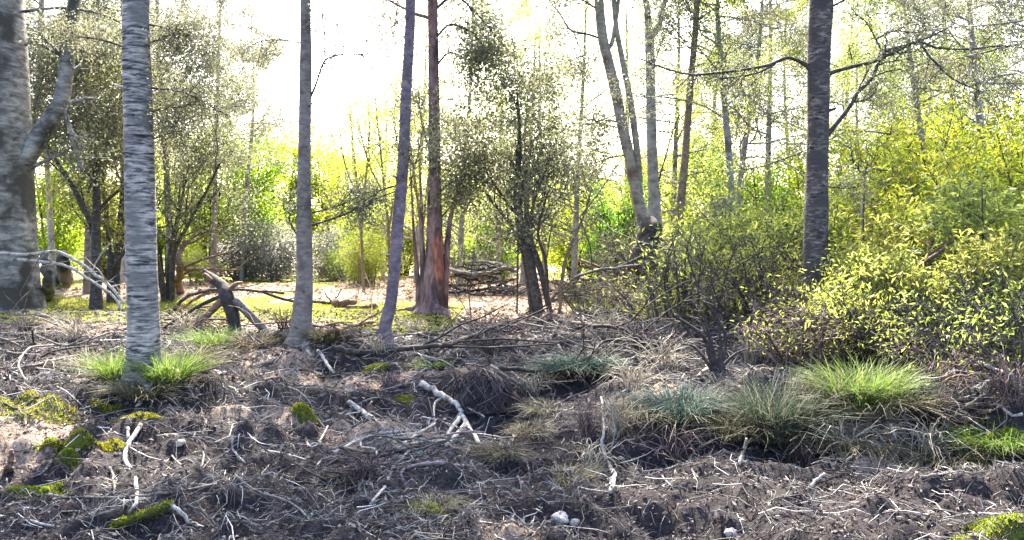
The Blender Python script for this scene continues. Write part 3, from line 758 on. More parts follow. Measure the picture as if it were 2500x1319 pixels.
far(A4, 1490, 36, .85, 'fresh green bush left of the ivy-clad trunk', group=BG)
far(A3, 1440, 50, 1.2, 'tall yellowish tree behind the lime-green bush', group=BG)
far(A1, 1600, 42, 1.1, 'bright bushy tree behind the ivy-clad trunk', group=BG)
far(A2, 1720, 38, 1.1, 'yellow-green tree behind the thin orange trunk', group=BG)
far(A4, 1830, 34, 1.0, 'green bushy tree left of the dark limbed trunk', group=BG)
far(A3, 1930, 36, 1.1, 'yellow tree directly behind the dark limbed trunk', group=BG)
far(A1, 2080, 30, .95, 'bright tree in the gap right of the dark limbed trunk', group=BG)
far(A2, 2220, 32, 1.05, 'bushy tree behind the bright shrubs on the right', group=BG)
far(A1, 2360, 28, 1.05, 'tall bright bushy tree near the right edge', group=BG)
far(A4, 2490, 30, 1.2, 'green bushy tree cut off by the right edge', group=BG)
far(A2, -230, 42, 1.1, 'bushy tree out beyond the left edge', group=BG)
far(A3, 2720, 33, 1.1, 'bushy tree out beyond the right edge', group=BG)
GD = 'dull grey shaded thickets at the far side of the clearing'
for px, d, s, lab in [(585, 41, (1.0, .9, .62), 'grey shaded thicket under the lime-green drooping tree'), (670, 40, (1.0, .9, .72), 'grey shaded thicket left of the slim grey trunk'),
                      (815, 40, (.9, .8, .62), 'grey shaded thicket right of the slim grey trunk'), (1150, 46, (.9, 1, .8), 'dull thicket behind the red tree clump'),
                      (1215, 44, (.8, .8, .9), 'grey shaded bush just left of the many-stemmed tree'), (470, 46, (1, 1, .7), 'grey shaded thicket glimpsed behind the fan of stems'), (930, 56, .95, 'dull thicket behind the reddish saplings')]:
    far(D1, px, d, s, lab, 'thicket', GD)
TG = 'tall grey-leaved trees of the wood'
far(B1, 60, 25, 1.0, 'tall grey-leaved tree rising behind the massive left trunk', group=TG)
far(B2, 210, 29, 1.05, 'tall drooping grey tree between the massive trunk and the birch', group=TG)
far(B1, 420, 27, 1.0, 'tall grey-leaved tree just right of the birch top', group=TG)
far(B2, 520, 33, 1.0, 'tall drooping grey tree reaching toward the sky gap', group=TG)
far(B3, 300, 36, 1.1, 'olive tall tree behind the birch trunk', group=TG)
far(B1, 130, 34, 1.05, 'tall grey-leaved tree far behind, between the massive trunk and the forked tree', group=TG)
far(B1, 590, 40, 1.0, 'tall grey-leaved tree at the left border of the sky gap', group=TG)
far(B2, 360, 31, 1.05, 'drooping grey tree hidden by the birch trunk', group=TG)
far(B4, 2040, 36, 1.1, 'olive tall tree close behind the dark limbed trunk, right side', group=TG)
far(B1, 1800, 22, .95, 'tall grey-leaved tree in front of the others, left of the dark trunk', group=TG)
far(B4, 1780, 27, 1.0, 'olive tall tree under the long left limb of the dark trunk', group=TG)
far(B1, 1870, 31, 1.1, 'tall grey-leaved tree left of the dark limbed trunk', group=TG)
far(B2, 1740, 40, 1.2, 'tall grey tree far behind the thin orange trunk', group=TG)
far(B1, 1940, 40, 1.1, 'tall grey tree right behind the dark limbed trunk', group=TG)
far(B4, 2290, 24, 1.0, 'olive tall tree above the bright shrubs on the right', group=TG)
far(B1, 2480, 17, .9, 'tall grey-leaved tree reaching over the top right corner', group=TG)
far(B4, 2370, 30, 1.15, 'olive tall tree behind the brightest shrub on the right', group=TG)
far(B1, 2420, 22, 1.0, 'tall grey-leaved tree near the right edge', group=TG)
far(B2, 2200, 34, 1.0, 'drooping grey tree seen under the right limb', group=TG)
far(B4, 2560, 26, 1.1, 'olive tall tree just outside the right edge', group=TG)
far(B2, -150, 27, 1.1, 'drooping grey tree just outside the left edge', group=TG)
far(E1, 880, 44, .80, 'thin sparse-leaved tree in the bright sky gap', group=TG)
far(E1, 1330, 38, .95, 'sparse speckled tree right of the many-stemmed crown', group=TG)
far(E1, 1400, 33, 1.0, 'sparse-leaved tree left of the forked pale trunk', group=TG)
far(E1, 1530, 36, 1.1, 'sparse-leaved tree between the forked and the upright pale trunks', group=TG)
far(E1, 1640, 34, 1.1, 'sparse-leaved pale-stemmed tree left of the thin orange trunk', group=TG)
far(E1, 935, 41, .82, 'thin sparse-leaved tree seen left of the leaning trunk', group=TG)
far(E1, 1015, 37, .95, 'sparse-leaved tree between the leaning and the red trunk', group=TG)
far(E1, 1120, 33, 1.0, 'sparse-leaved tree just right of the red trunk', group=TG)
far(E1, 1215, 39, 1.05, 'sparse-leaved tree behind the many-stemmed crown', group=TG)
far(E1, 1275, 35, .95, 'sparse-leaved tree rising over the many-stemmed crown', group=TG)
far(E1, 2110, 30, .75, 'sparse-leaved tree in the gap under the right limb', group=TG)

# ------------------------------------------------------------------ scrub of the right bank and round the clearing
C1 = leafy_shrub('c1', M['leaf_olive'], M['bark_dark'], 2.0, 1.2)
C2 = leafy_shrub('c2', M['leaf_willow'], M['bark_dark'], 2.4, 1.3, 16, n_leaf=11500, leaf=.07, spread=.08)
C3 = leafy_shrub('c3', M['leaf_willow'], M['stem_red'], 1.9, 1.2, 15, n_leaf=8000, leaf=.065, spread=.09)
C4 = leafy_shrub('c4', M['leaf_grey'], M['bark_dark'], 1.7, 1.2, 18, n_leaf=2600, leaf=.08)
C6 = leafy_shrub('c6', M['leaf_olive'], M['bark_dark'], 1.5, 1.3, 24, n_leaf=1300, leaf=.075, spread=.12)
C7 = leafy_shrub('c7', M['leaf_olive'], M['stem_red'], 1.0, 1.1, 26, n_leaf=900, leaf=.06, spread=.12)
C5 = leafy_shrub('c5', M['leaf_olive'], M['stem_red'], 1.2, .9, 14, 4500, .05, .3)
SG = 'willowy shrubs of the right bank'
def shrub(proto, px, d, s, label, group=SG):
    x = (px - 1250) / F * d
    return proto.place(on_ground(x, d), ROT.random() * 6.28, s, label, 'shrub', group)
shrub(C2, 2430, 12.5, 1.40, 'brightest yellow-green shrub rising at the right edge')
shrub(C2, 2290, 14.0, 1.30, 'bright lime shrub below the right limb of the dark trunk')
shrub(C3, 2160, 16.0, 1.45, 'yellow shrub just right of the dark trunk')
shrub(C1, 2200, 12.5, 1.05, 'olive shrub right of the dark trunk, in front of the yellow one')
shrub(C1, 2090, 13.5, 1.10, 'olive shrub touching the right side of the dark trunk')
shrub(C2, 2070, 17.5, 1.35, 'lime shrub behind the dark trunk')
shrub(C3, 2340, 11.0, 1.05, 'yellowish leafy shrub low at the right')
shrub(C1, 2480, 10.0, 1.15, 'olive shrub low at the right edge')
shrub(C1, 1930, 16.5, 1.20, 'olive shrub touching the left side of the dark trunk')
shrub(C2, 1850, 18.5, 1.25, 'pale lime shrub left of the dark trunk')
shrub(C4, 1735, 22.5, 1.5, 'grey-green shrub behind the spiky dead bush')
shrub(C1, 1775, 20.5, 1.30, 'olive shrub right of the ivy-clad trunk')
shrub(C4, 1685, 24.0, 1.2, 'grey shrub right beside the ivy-clad trunk')
shrub(C4, 1610, 26.0, 1.5, 'big twiggy grey shrub behind the sunlit rusty litter')
shrub(C4, 1800, 17.0, 1.5, 'tall twiggy grey shrub some way behind the spiky dead bush')
shrub(C1, 1885, 14.0, 1.1, 'olive shrub between the spiky dead bush and the dark trunk')
shrub(C2, 2400, 14.8, 1.75, 'tallest lime shrub near the right edge, behind the brightest one')
shrub(C1, 2250, 10.8, .95, 'olive leafy shrub in the middle of the right bank')
shrub(C4, 1900, 14.2, .80, 'grey twiggy shrub at the foot of the dark trunk, left')
shrub(C3, 1830, 15.8, .95, 'yellow leafy shrub behind the spiky dead bush')
shrub(C4, 1545, 27.0, 1.30, 'dull shrub just left of the ivy-clad trunk')
shrub(C1, 2280, 9.3, .65, 'small olive shrub above the green grass tuft')
shrub(C4, 2440, 8.6, .70, 'dry greyish shrub on the bank at the right edge')
shrub(C3, 2120, 10.8, .62, 'small yellow shrub behind the green grass tuft')
shrub(C5, 2180, 10.0, .9, 'reddish-stemmed low shrub in front of the olive shrubs')
shrub(C5, 2030, 11.5, .9, 'reddish-stemmed low shrub at the foot of the dark trunk, right')
shrub(C5, 2380, 9.4, .9, 'reddish-stemmed low shrub near the right edge')
shrub(C2, 2640, 12.0, 1.4, 'lime shrub beyond the right edge')
shrub(C3, 2600, 15.5, 1.5, 'tall yellow shrub beyond the right edge')
shrub(C1, 1972, 13.7, .95, 'olive shrub standing right in front of the dark trunk')
shrub(C3, 2330, 13.4, 1.5, 'yellow-green shrub between the two lime shrubs on the right')
shrub(C1, 2140, 9.9, .72, 'ragged olive shrub right behind the green grass tuft')
shrub(C1, 2470, 8.9, .75, 'ragged olive shrub low at the right edge')
for px, d, pr, sc, lab in [
    (1690, 12.2, C6, 1.05, 'loose twiggy olive shrub just behind the spiky dead bush'), (1800, 12.6, C7, 1.2, 'loose rusty-leaved shrub right of the spiky dead bush'),
    (1900, 12.0, C6, 1.0, 'loose twiggy olive shrub left of the dark trunk foot'), (2040, 10.4, C7, 1.0, 'low rusty-leaved shrub behind the tawny weeds'),
    (2170, 9.4, C6, .85, 'loose twiggy shrub between the green tuft and the olive shrubs'), (2260, 8.9, C7, .95, 'low rusty-leaved shrub right of the green tuft'),
    (2350, 8.6, C6, .9, 'loose twiggy shrub above the grey branch at the right'), (2440, 8.0, C7, .9, 'low rusty-leaved shrub above the moss at the right edge'),
    (2500, 7.6, C6, .8, 'loose twiggy shrub cut off at the right edge'), (1590, 15.5, C7, 1.0, 'low loose shrub before the sunlit rusty litter'),
    (1450, 17.5, C7, .9, 'low loose shrub before the wide brushwood heap'), (1985, 9.6, C7, .8, 'low rusty shrub behind the dull tussock')]:
    shrub(pr, px, d, sc, lab, 'loose low scrub of the right bank')
CG = 'leafy shrubs round the clearing'
shrub(C3, 905, 34, 1.25, 'pale yellow bush at the back right of the clearing', CG)
shrub(C3, 870, 36, 1.3, 'pale yellow bush in front of the grey thicket', CG)
shrub(C4, 1120, 30, 1.2, 'grey bush behind the brushwood heap', CG)
shrub(C3, 480, 36, .9, 'low leafy bush at the back left of the clearing', CG)

# ------------------------------------------------------------------ sticks, branches, logs
def stick_mesh(label, name, path, w0, w1, mat, twigs=0, depth=None, cut=True):
    rng = rng_of(label)
    pts = []; ds = []
    for s in path:
        if len(s) > 2 and s[2] < 0: p = P(s[0], s[1], -s[2])          # hung in the air at a given distance
        elif depth: p = P(s[0], s[1], depth)
        else: p = G(s[0], s[1], s[2] if len(s) > 2 else .018)
        pts.append(p); ds.append(p[1])
    pts = np.array(pts)
    w = np.linspace(w0, w1, len(pts)); rad = w * .5 * np.array(ds) / F
    o = pts[0].copy(); o[2] = float(H(o[0], o[1]))
    q, r = spline(pts, rad, 5)
    q = q + rng.normal(size=q.shape) * r[:, None] * .25
    mb = MB(); tube(mb, q, r, 8, .10, rng, cap=cut)
    tips = []
    for t in range(twigs):
        k = int(len(q) * (.2 + .75 * rng.random())); k = min(k, len(q) - 2)
        tg = unit(q[k + 1] - q[k])
        sd = tg + rng.normal(size=3) * .7; sd[2] = abs(sd[2]) * .6
        grow(mb, tips, q[k], sd, float(np.linalg.norm(q[-1] - q[0])) * rng.uniform(.12, .3), r[k] * .5 + .0015, 1, 2, rng, up=0, sides=4)
    return link(name, mb.mesh(name, mat, True, o), None, o)
def stick(name, label, path, w0, w1, mat, twigs=0, group=None, depth=None, cat=None):
    o = stick_mesh(label, name, path, w0, w1, M[mat], twigs, depth)
    return tag(o, label, cat or {'fallen_branch': 'branch', 'stick': 'stick', 'log': 'log', 'exposed_root': 'root'}[name], group)

FS = 'bleached and grey sticks lying on the forest floor'
S = [
 ('stick', 'white winding stick running downhill below the birch', [(345, 1037), (305, 1107), (331, 1170), (334, 1222), (314, 1253)], 12, 8, 'wood_bleached', 0),
 ('stick', 'short white stub beside the top of the white winding stick', [(313, 1043), (311, 1072)], 9, 7, 'wood_bleached', 0),
 ('fallen_branch', 'long thin grey branch crossing the white winding stick', [(150, 1216), (310, 1213), (430, 1200), (530, 1181)], 7, 6, 'wood_grey', 2),
 ('stick', 'bent pale stick curving left from under the winding stick', [(313, 1216), (300, 1236), (230, 1259), (127, 1276)], 9, 6, 'wood_grey', 1),
 ('stick', 'pale stick entering at the bottom of the left edge', [(-20, 1258), (70, 1273), (132, 1285)], 8, 6, 'wood_bleached', 1),
 ('stick', 'thin lower stick at the bottom of the left edge', [(-20, 1274), (58, 1281), (90, 1290)], 5, 4, 'wood_bleached', 0),
 ('stick', 'crooked white stick beside the mossy log', [(408, 1239), (431, 1240, .06), (460, 1273), (495, 1287)], 12, 9, 'wood_bleached', 0),
 ('stick', 'short pale stick left of the white winding stick', [(270, 1141), (279, 1176), (278, 1207)], 7, 5, 'wood_grey', 0),
 ('stick', 'tiny forked stick above the round moss cushion', [(124, 1127), (106, 1153), (75, 1167)], 5, 4, 'wood_grey', 2),
 ('stick', 'thin slanting stick right of the winding stick top', [(397, 1069), (420, 1112), (455, 1147)], 6, 4, 'wood_grey', 1),
 ('stick', 'wavy pale stick halfway between birch and slim trunk', [(500, 1049), (489, 1078), (498, 1112), (489, 1147)], 7, 5, 'wood_grey', 0),
 ('stick', 'short pale stick poking up right of the wavy stick', [(567, 1068, .06), (570, 1101), (598, 1130)], 6, 5, 'wood_bleached', 0),
 ('stick', 'small arched twig below the wavy stick', [(521, 1145), (547, 1121, .06), (581, 1132)], 5, 4, 'wood_grey', 0),
 ('fallen_branch', 'thin branch slanting down to the bottom left of centre', [(575, 1161), (627, 1199), (708, 1227), (754, 1265)], 7, 5, 'wood_grey', 2),
 ('exposed_root', 'long pale root running up to the slim trunk', [(489, 930), (552, 911), (650, 888), (705, 862)], 13, 9, 'wood_grey', 0),
 ('exposed_root', 'white root curling below the slim trunk', [(742, 842), (752, 855), (760, 875)], 11, 8, 'wood_bleached', 0),
 ('exposed_root', 'white root snaking right of the slim trunk base', [(777, 857), (794, 882), (814, 911)], 10, 8, 'wood_bleached', 0),
 ('fallen_branch', 'long pale branch crossing in front of the massive left trunk foot', [(-20, 752, .1), (52, 768, .1), (115, 773, .1), (184, 790, .05)], 8, 5, 'wood_grey', 3),
 ('fallen_branch', 'pale arched branch leaning down from the massive left trunk', [(-20, 618, -18), (60, 622, -18), (138, 615, -18), (196, 643, -18), (242, 678, -18), (275, 705, -18), (305, 742, -18)], 8, 7, 'wood_bleached', 4),
 ('fallen_branch', 'second pale branch hanging below the arched one', [(30, 634, -18.6), (115, 640, -18.6), (173, 655, -18.6), (219, 684, -18.6), (276, 722, -18.6), (300, 765, -18.6)], 8, 6, 'wood_bleached', 3),
 ('fallen_branch', 'long dark branch lying from the leaning trunk to the middle', [(815, 852, .06), (894, 862, .05), (1044, 845, .1), (1101, 842, .12), (1182, 807, .12), (1274, 776, .1)], 11, 6, 'wood_dark', 5),
 ('fallen_branch', 'dark branch slanting down behind the root mound', [(1032, 856), (1080, 872), (1124, 888)], 8, 6, 'wood_dark', 2),
 ('stick', 'pale stick leaning off the right of the root mound', [(1199, 894, .1), (1251, 928, .05), (1285, 956)], 8, 6, 'wood_grey', 0),
 ('fallen_branch', 'dark wavy branch running right from the root mound', [(1222, 899, .1), (1314, 905, .06), (1377, 902, .06), (1435, 874, .1), (1481, 832, .12), (1573, 836, .1), (1653, 842, .1)], 8, 4, 'wood_dark', 5),
 ('stick', 'thick bleached stick left of the forked bleached branch', [(850, 984), (888, 1009), (936, 1050)], 15, 12, 'wood_bleached', 0),
 ('fallen_branch', 'grey branch sweeping left from the stick heap', [(815, 1106), (894, 1068), (952, 1055), (1021, 1049)], 9, 6, 'wood_bleached', 2),
 ('stick', 'pale stick angled up through the stick heap', [(957, 1115), (998, 1074, .05), (1061, 1035, .06)], 9, 6, 'wood_bleached', 1),
 ('stick', 'pale stick lying parallel just below the angled one', [(966, 1134), (1015, 1091, .05), (1055, 1072, .05)], 8, 6, 'wood_grey', 0),
 ('fallen_branch', 'dull branch at the left foot of the stick heap', [(815, 1156), (883, 1130), (963, 1134)], 9, 6, 'wood_mauve', 2),
 ('stick', 'pale stick slanting down out of the stick heap', [(903, 1232), (940, 1187), (963, 1138)], 7, 8, 'wood_bleached', 0),
 ('stick', 'hooked mauve stick right below the stick heap', [(990, 1187), (980, 1153), (1015, 1137), (1080, 1132), (1135, 1140)], 7, 11, 'wood_mauve', 1),
 ('stick', 'thin arched twig above the thick bleached stick', [(865, 990), (923, 972, .1), (992, 993)], 6, 4, 'wood_grey', 0),
 ('stick', 'tall white crooked stick among dry stems, right of centre', [(1469, 970, .25), (1475, 1049, .12), (1469, 1089, .06), (1487, 1135), (1501, 1160), (1492, 1201)], 6, 12, 'wood_bleached', 3),
 ('stick', 'curved thin vine right of the tall white stick', [(1632, 1088, .1), (1600, 1105, .06), (1604, 1145), (1642, 1190)], 6, 5, 'wood_mauve', 1),
 ('stick', 'curved pale vine below the dark sedge tussock', [(1740, 1075, .1), (1690, 1110, .04), (1690, 1150), (1735, 1195)], 7, 5, 'wood_grey', 1),
 ('fallen_branch', 'dark stick lying at the bottom left of centre', [(905, 1280), (998, 1294), (1085, 1321)], 9, 7, 'wood_dark', 2),
 ('fallen_branch', 'dark bowed branch in front of the red litter patch', [(1343, 779, .06), (1429, 793, .12), (1515, 802, .12), (1573, 836, .05), (1640, 842)], 7, 5, 'wood_dark', 4),
 ('stick', 'pale hooked stick above the bluish grass', [(1358, 830, .1), (1377, 865), (1408, 884)], 6, 6, 'wood_grey', 1),
 ('stick', 'thin dark twig arching over the sunlit patch right of centre', [(1423, 784, .06), (1469, 764, .15), (1530, 762, .15), (1567, 770, .05)], 5, 4, 'wood_dark', 1),
 ('fallen_branch', 'dark branch slanting from the spiky dead bush', [(1550, 913), (1596, 876, .06), (1675, 813, .1)], 8, 5, 'wood_dark', 2),
 ('stick', 'pale stick leaning at the foot of the spiky dead bush', [(1672, 946), (1731, 897, .06)], 9, 8, 'wood_bleached', 0),
 ('stick', 'pale stick right of the spiky dead bush base', [(1838, 826), (1903, 843), (1950, 848)], 8, 5, 'wood_bleached', 1),
 ('stick', 'small hooked white stick at the dark trunk foot', [(1950, 818), (1978, 823, .06), (1997, 843)], 7, 6, 'wood_bleached', 0),
 ('log', 'short pale log in front of the green grass tuft', [(2047, 1022), (2087, 997), (2125, 984)], 12, 14, 'wood_grey', 0),
 ('stick', 'thin white stick hanging below the pale log', [(2174, 1036, .12), (2185, 1066, .06), (2197, 1100)], 7, 6, 'wood_bleached', 0),
 ('stick', 'pale straight stalk leaning over the dark sedge tussock', [(1906, 912, .5), (1886, 975, .35)], 6, 7, 'wood_grey', 0),
 ('fallen_branch', 'grey branch along the foot of the bank at the right', [(2250, 1166), (2294, 1158), (2375, 1141), (2450, 1125)], 9, 7, 'wood_grey', 3),
 ('fallen_branch', 'dark branch poking up the bank near the right edge', [(2326, 1022, .05), (2375, 986, .1), (2430, 955, .15)], 13, 9, 'wood_dark', 3),
 ('fallen_branch', 'pale twisted branch at the right edge', [(2390, 884, .15), (2455, 911, .15), (2520, 932, .15)], 8, 6, 'wood_bleached', 3),
 ('stick', 'pale stick below the twisted branch at the right edge', [(2370, 952, .1), (2420, 930, .12), (2510, 948, .1)], 7, 5, 'wood_bleached', 2),
 ('stick', 'pale stick caught in the shrubs at the upper right', [(2277, 637, -10.5), (2323, 612, -10.5), (2354, 588, -10.5)], 6, 4, 'wood_bleached', 1),
 ('stick', 'second stick caught in the shrubs at the right edge', [(2390, 725, -9.6), (2440, 705, -9.6), (2495, 690, -9.6)], 6, 4, 'wood_bleached', 1),
 ('stick', 'pale forked stick at the bottom right foot of the bank', [(1968, 1198), (1995, 1170, .04), (2014, 1157, .06)], 7, 9, 'wood_bleached', 0),
 ('stick', 'upright bleached stalk at the foot of the dark sedge tussock', [(1805, 1135), (1817, 1095, .1), (1823, 1072, .2)], 9, 6, 'wood_bleached', 0),
 ('stick', 'pale stick crossing the dark trunk foot', [(1960, 836, .1), (2012, 806, .15), (2053, 784, .2)], 7, 5, 'wood_bleached', 1),
 ('fallen_branch', 'long thin pale branch in the litter right of the dark trunk', [(2010, 838, .1), (2080, 846, .1), (2160, 852, .1), (2230, 840, .1)], 6, 4, 'wood_grey', 3),
 ('log', 'brown broken log lying in the sunlit clearing', [(822, 742, .10), (845, 739, .12), (866, 742, .10)], 22, 18, 'wood_brown', 0),
 ('log', 'low dark log right of the brown one in the clearing', [(846, 750, .05), (885, 750, .05), (922, 748, .06)], 9, 12, 'wood_brown', 0),
 ('log', 'dark rotten log in front of the clearing, right of the slim trunk', [(778, 808, .06), (830, 802, .1), (880, 790, .12), (915, 786, .08)], 16, 8, 'wood_brown', 3),
 ('log', 'big mauve fallen log sloping out of the brushwood heap', [(1560, 668, .7), (1600, 683, .6), (1660, 702, .4), (1732, 728, .1)], 16, 30, 'wood_mauve', 2),
 ('fallen_branch', 'dark thin branch lying across the clearing floor', [(640, 712, .5), (700, 733, .3), (790, 738, .06), (830, 739, .04)], 5, 7, 'wood_dark', 1),
 ('fallen_branch', 'pale curved branch on top of the mauve brushwood heap', [(1095, 656, .85), (1150, 668, .75), (1200, 664, .8), (1228, 654, .9), (1258, 664, .7)], 8, 8, 'wood_grey', 2),
 ('fallen_branch', 'long pale pole along the top of the right brushwood heap', [(1385, 690, .5), (1430, 668, .75), (1500, 655, .9), (1560, 648, .95)], 8, 6, 'wood_grey', 3),
 ('exposed_root', 'flat pale root across the litter left of the leaning trunk base', [(985, 838), (1025, 815, .05), (1060, 822, .05), (1075, 838)], 12, 9, 'wood_grey', 0),
 ('stick', 'small pale sticks leaning left of the root mound', [(1100, 985, .05), (1130, 955, .1), (1150, 930, .15)], 6, 5, 'wood_bleached', 0),
 ('stick', 'thin stick lying in the bottom middle litter', [(1105, 1317), (1120, 1260), (1175, 1215)], 4, 4, 'wood_mauve', 1),
 ('stick', 'thin pale twig lying left of the yellow moss in the bottom middle', [(1000, 1262), (1050, 1255), (1110, 1240)], 4, 4, 'wood_grey', 1),
 ('stick', 'pale twig lying across the mauve ground at the bottom right', [(1860, 1235), (1900, 1215), (1960, 1208)], 5, 4, 'wood_grey', 1),
 ('fallen_branch', 'grey branch lying over the shaded litter left of the birch', [(20, 905), (90, 890, .05), (180, 870, .05), (260, 862, .03)], 8, 5, 'wood_grey', 3),
 ('stick', 'arched pale bramble stem left of the birch grass', [(70, 935), (45, 890, .15), (75, 848, .25), (130, 842, .2)], 5, 4, 'wood_grey', 0),
 ('stick', 'pale stick at the left edge under the bright moss', [(10, 985), (50, 1003), (90, 1012)], 7, 6, 'wood_dark', 0),
 ('stick', 'brown upright stub at the left edge', [(22, 1150), (26, 1120, .1), (28, 1098, .17)], 24, 8, 'wood_brown', 0),
 ('stick', 'dry stick leaning in front of the right grass tuft of the birch', [(420, 935), (470, 912, .05), (520, 900, .05)], 5, 4, 'wood_grey', 1),
 ('stick', 'pale forked twig below the mossy stump left of centre', [(735, 1040), (745, 1075), (770, 1090), (800, 1040, .08)], 6, 5, 'wood_bleached', 1),
]
for nm, lab, path, w0, w1, mt, tw in S:
    if nm == 'fallen_branch' and mt == 'wood_dark':
        path = [(p[0], p[1], p[2] * 1.7) if len(p) > 2 and 0 < p[2] < .2 else p for p in path]; w0 *= 1.35; w1 *= 1.35; tw += 3
    stick(nm, lab, path, w0, w1, mt, tw, FS if nm == 'stick' else None)

# the forked bleached branch in the middle: one branch with three arms
def forked_branch():
    lab = 'forked bleached branch lying with three arms below the root mound'
    root = stick_mesh(lab, 'fallen_branch', [(1026, 934, .1), (1067, 957, .1), (1113, 986, .08), (1130, 1020, .06), (1159, 1066, .03), (1176, 1090)], 17, 9, M['wood_bleached'])
    o = np.array(root.location)
    for i, (path, a, b) in enumerate([([(1136, 1035, .05), (1107, 1072, .03), (1090, 1088)], 14, 8), ([(1121, 1020, .06), (1095, 1056, .05), (1085, 1080)], 12, 8),
                                      ([(1087, 965, .1), (1061, 990, .06), (1064, 1055)], 7, 4), ([(1118, 985, .08), (1150, 1000, .06), (1184, 1018, .04)], 8, 5)]):
        c = stick_mesh(lab + str(i), 'arm', path, a, b, M['wood_bleached'])
        c.parent = root; c.location = tuple(np.array(c.location) - o)
    tag(root, lab, 'branch')
forked_branch()

# sticks of the heaps
def heap(label, group, px, py, w, hgt, n, mats, wpx, seed, tilt=.25):
    """sticks piled at random over an oval of ground"""
    rng = rng_of(seed); c = G(px, py); rx = w * .5 * c[1] / F
    protos = []
    for i in range(n):
        L = rx * rng.uniform(.6, 1.3); t = rng.uniform(-1, 1)
        x = c[0] + t * rx * .85; y = c[1] + rng.normal() * rx * .25
        z = float(H(x, y)) + hgt * (1 - t * t) * rng.random() ** .8 + .02
        a = rng.normal() * .5 + (PI if rng.random() < .5 else 0)
        d = np.array([math.cos(a), math.sin(a), rng.normal() * tilt])
        q = [np.array([x, y, z]) + d * L * s + np.append(rng.normal(size=2) * .05 * L, rng.normal() * .06 * L) for s in (-.5, -.15, .2, .5)]
        r = wpx * .5 * c[1] / F * rng.uniform(.5, 1.3)
        q, rr = spline(q, [r, r * .85, r * .7, r * .4], 3)
        for p in q: p[2] = max(p[2], float(H(p[0], p[1])) + .01)
        mb = MB(); tube(mb, q, rr, 5, .1, rng, cap=True)
        tips = []
        for k in (3, 6): grow(mb, tips, q[k], unit(q[k + 1] - q[k]) + rng.normal(size=3) * .6, L * .3, r * .5, 1, 2, rng, sides=3)
        o = np.array([x, y, float(H(x, y))])
        mt = mats[int(rng.integers(len(mats)))]
        word = {'wood_mauve': 'mauve', 'wood_grey': 'grey', 'wood_dark': 'dark', 'wood_brown': 'brown', 'wood_bleached': 'bleached'}[mt]
        size = 'long ' if L > rx * 1.05 else 'short ' if L < rx * .8 else ''
        end = ', left end' if t < -.33 else ', right end' if t > .33 else ', middle'
        tag(link('stick', mb.mesh('stick', M[mt], True, o), None, o), size + word + ' ' + label + end, 'stick', group)
heap('stick of the heap right of the red trunk', 'sticks of the heap behind the red trunk', 1175, 722, 200, 1.05, 38, ['wood_mauve', 'wood_grey', 'wood_dark'], 7, 'h1')
heap('stick of the wide heap before the ivy-clad trunk', 'sticks of the heap before the ivy-clad trunk', 1510, 738, 330, 1.05, 56, ['wood_mauve', 'wood_grey', 'wood_dark', 'wood_brown'], 7, 'h2')
heap('stick of the low heap below the forked branch', 'sticks of the heap below the forked branch', 1000, 1120, 280, .14, 22, ['wood_grey', 'wood_bleached', 'wood_dark', 'wood_mauve'], 7, 'h3', .12)
heap('stick of the shadowed pile left of centre', 'sticks of the dark pile at bottom left of centre', 800, 1185, 220, .14, 14, ['wood_dark', 'wood_dark', 'wood_brown'], 7, 'h4', .12)
heap('stick strewn over the dark gap right of the dark trunk', 'sticks strewn right of the dark trunk', 2160, 840, 330, .35, 22, ['wood_dark', 'wood_brown', 'wood_grey'], 6, 'h5', .3)
heap('stick strewn under the spiky dead bush', 'sticks strewn under the spiky dead bush', 1560, 850, 380, .18, 16, ['wood_dark', 'wood_grey', 'wood_mauve'], 5, 'h6', .2)
heap('stick strewn in shade left of the birch', 'sticks strewn left of the birch', 130, 850, 330, .2, 14, ['wood_dark', 'wood_grey', 'wood_grey'], 6, 'h7', .15)
heap('stick at the foot of the broken stump', 'sticks at the foot of the broken stump', 480, 800, 170, .3, 14, ['wood_brown', 'wood_dark'], 6, 'h8', .3)
heap('stick on the right bank near the edge', 'sticks on the right bank', 2380, 960, 260, .25, 14, ['wood_brown', 'wood_dark', 'wood_bleached'], 6, 'h9', .3)

heap('stick strewn before the many-stemmed tree', 'sticks strewn before the many-stemmed tree', 1240, 815, 420, .22, 20, ['wood_dark', 'wood_grey', 'wood_mauve'], 5, 'h10', .25)
heap('stick strewn between the slim trunk and the leaning trunk', 'sticks strewn between the slim and leaning trunks', 850, 825, 190, .15, 12, ['wood_dark', 'wood_brown', 'wood_grey'], 5, 'h11', .2)
heap('stick strewn between the birch and the slim trunk', 'sticks strewn between birch and slim trunk', 590, 870, 260, .15, 12, ['wood_dark', 'wood_grey', 'wood_brown'], 5, 'h12', .2)
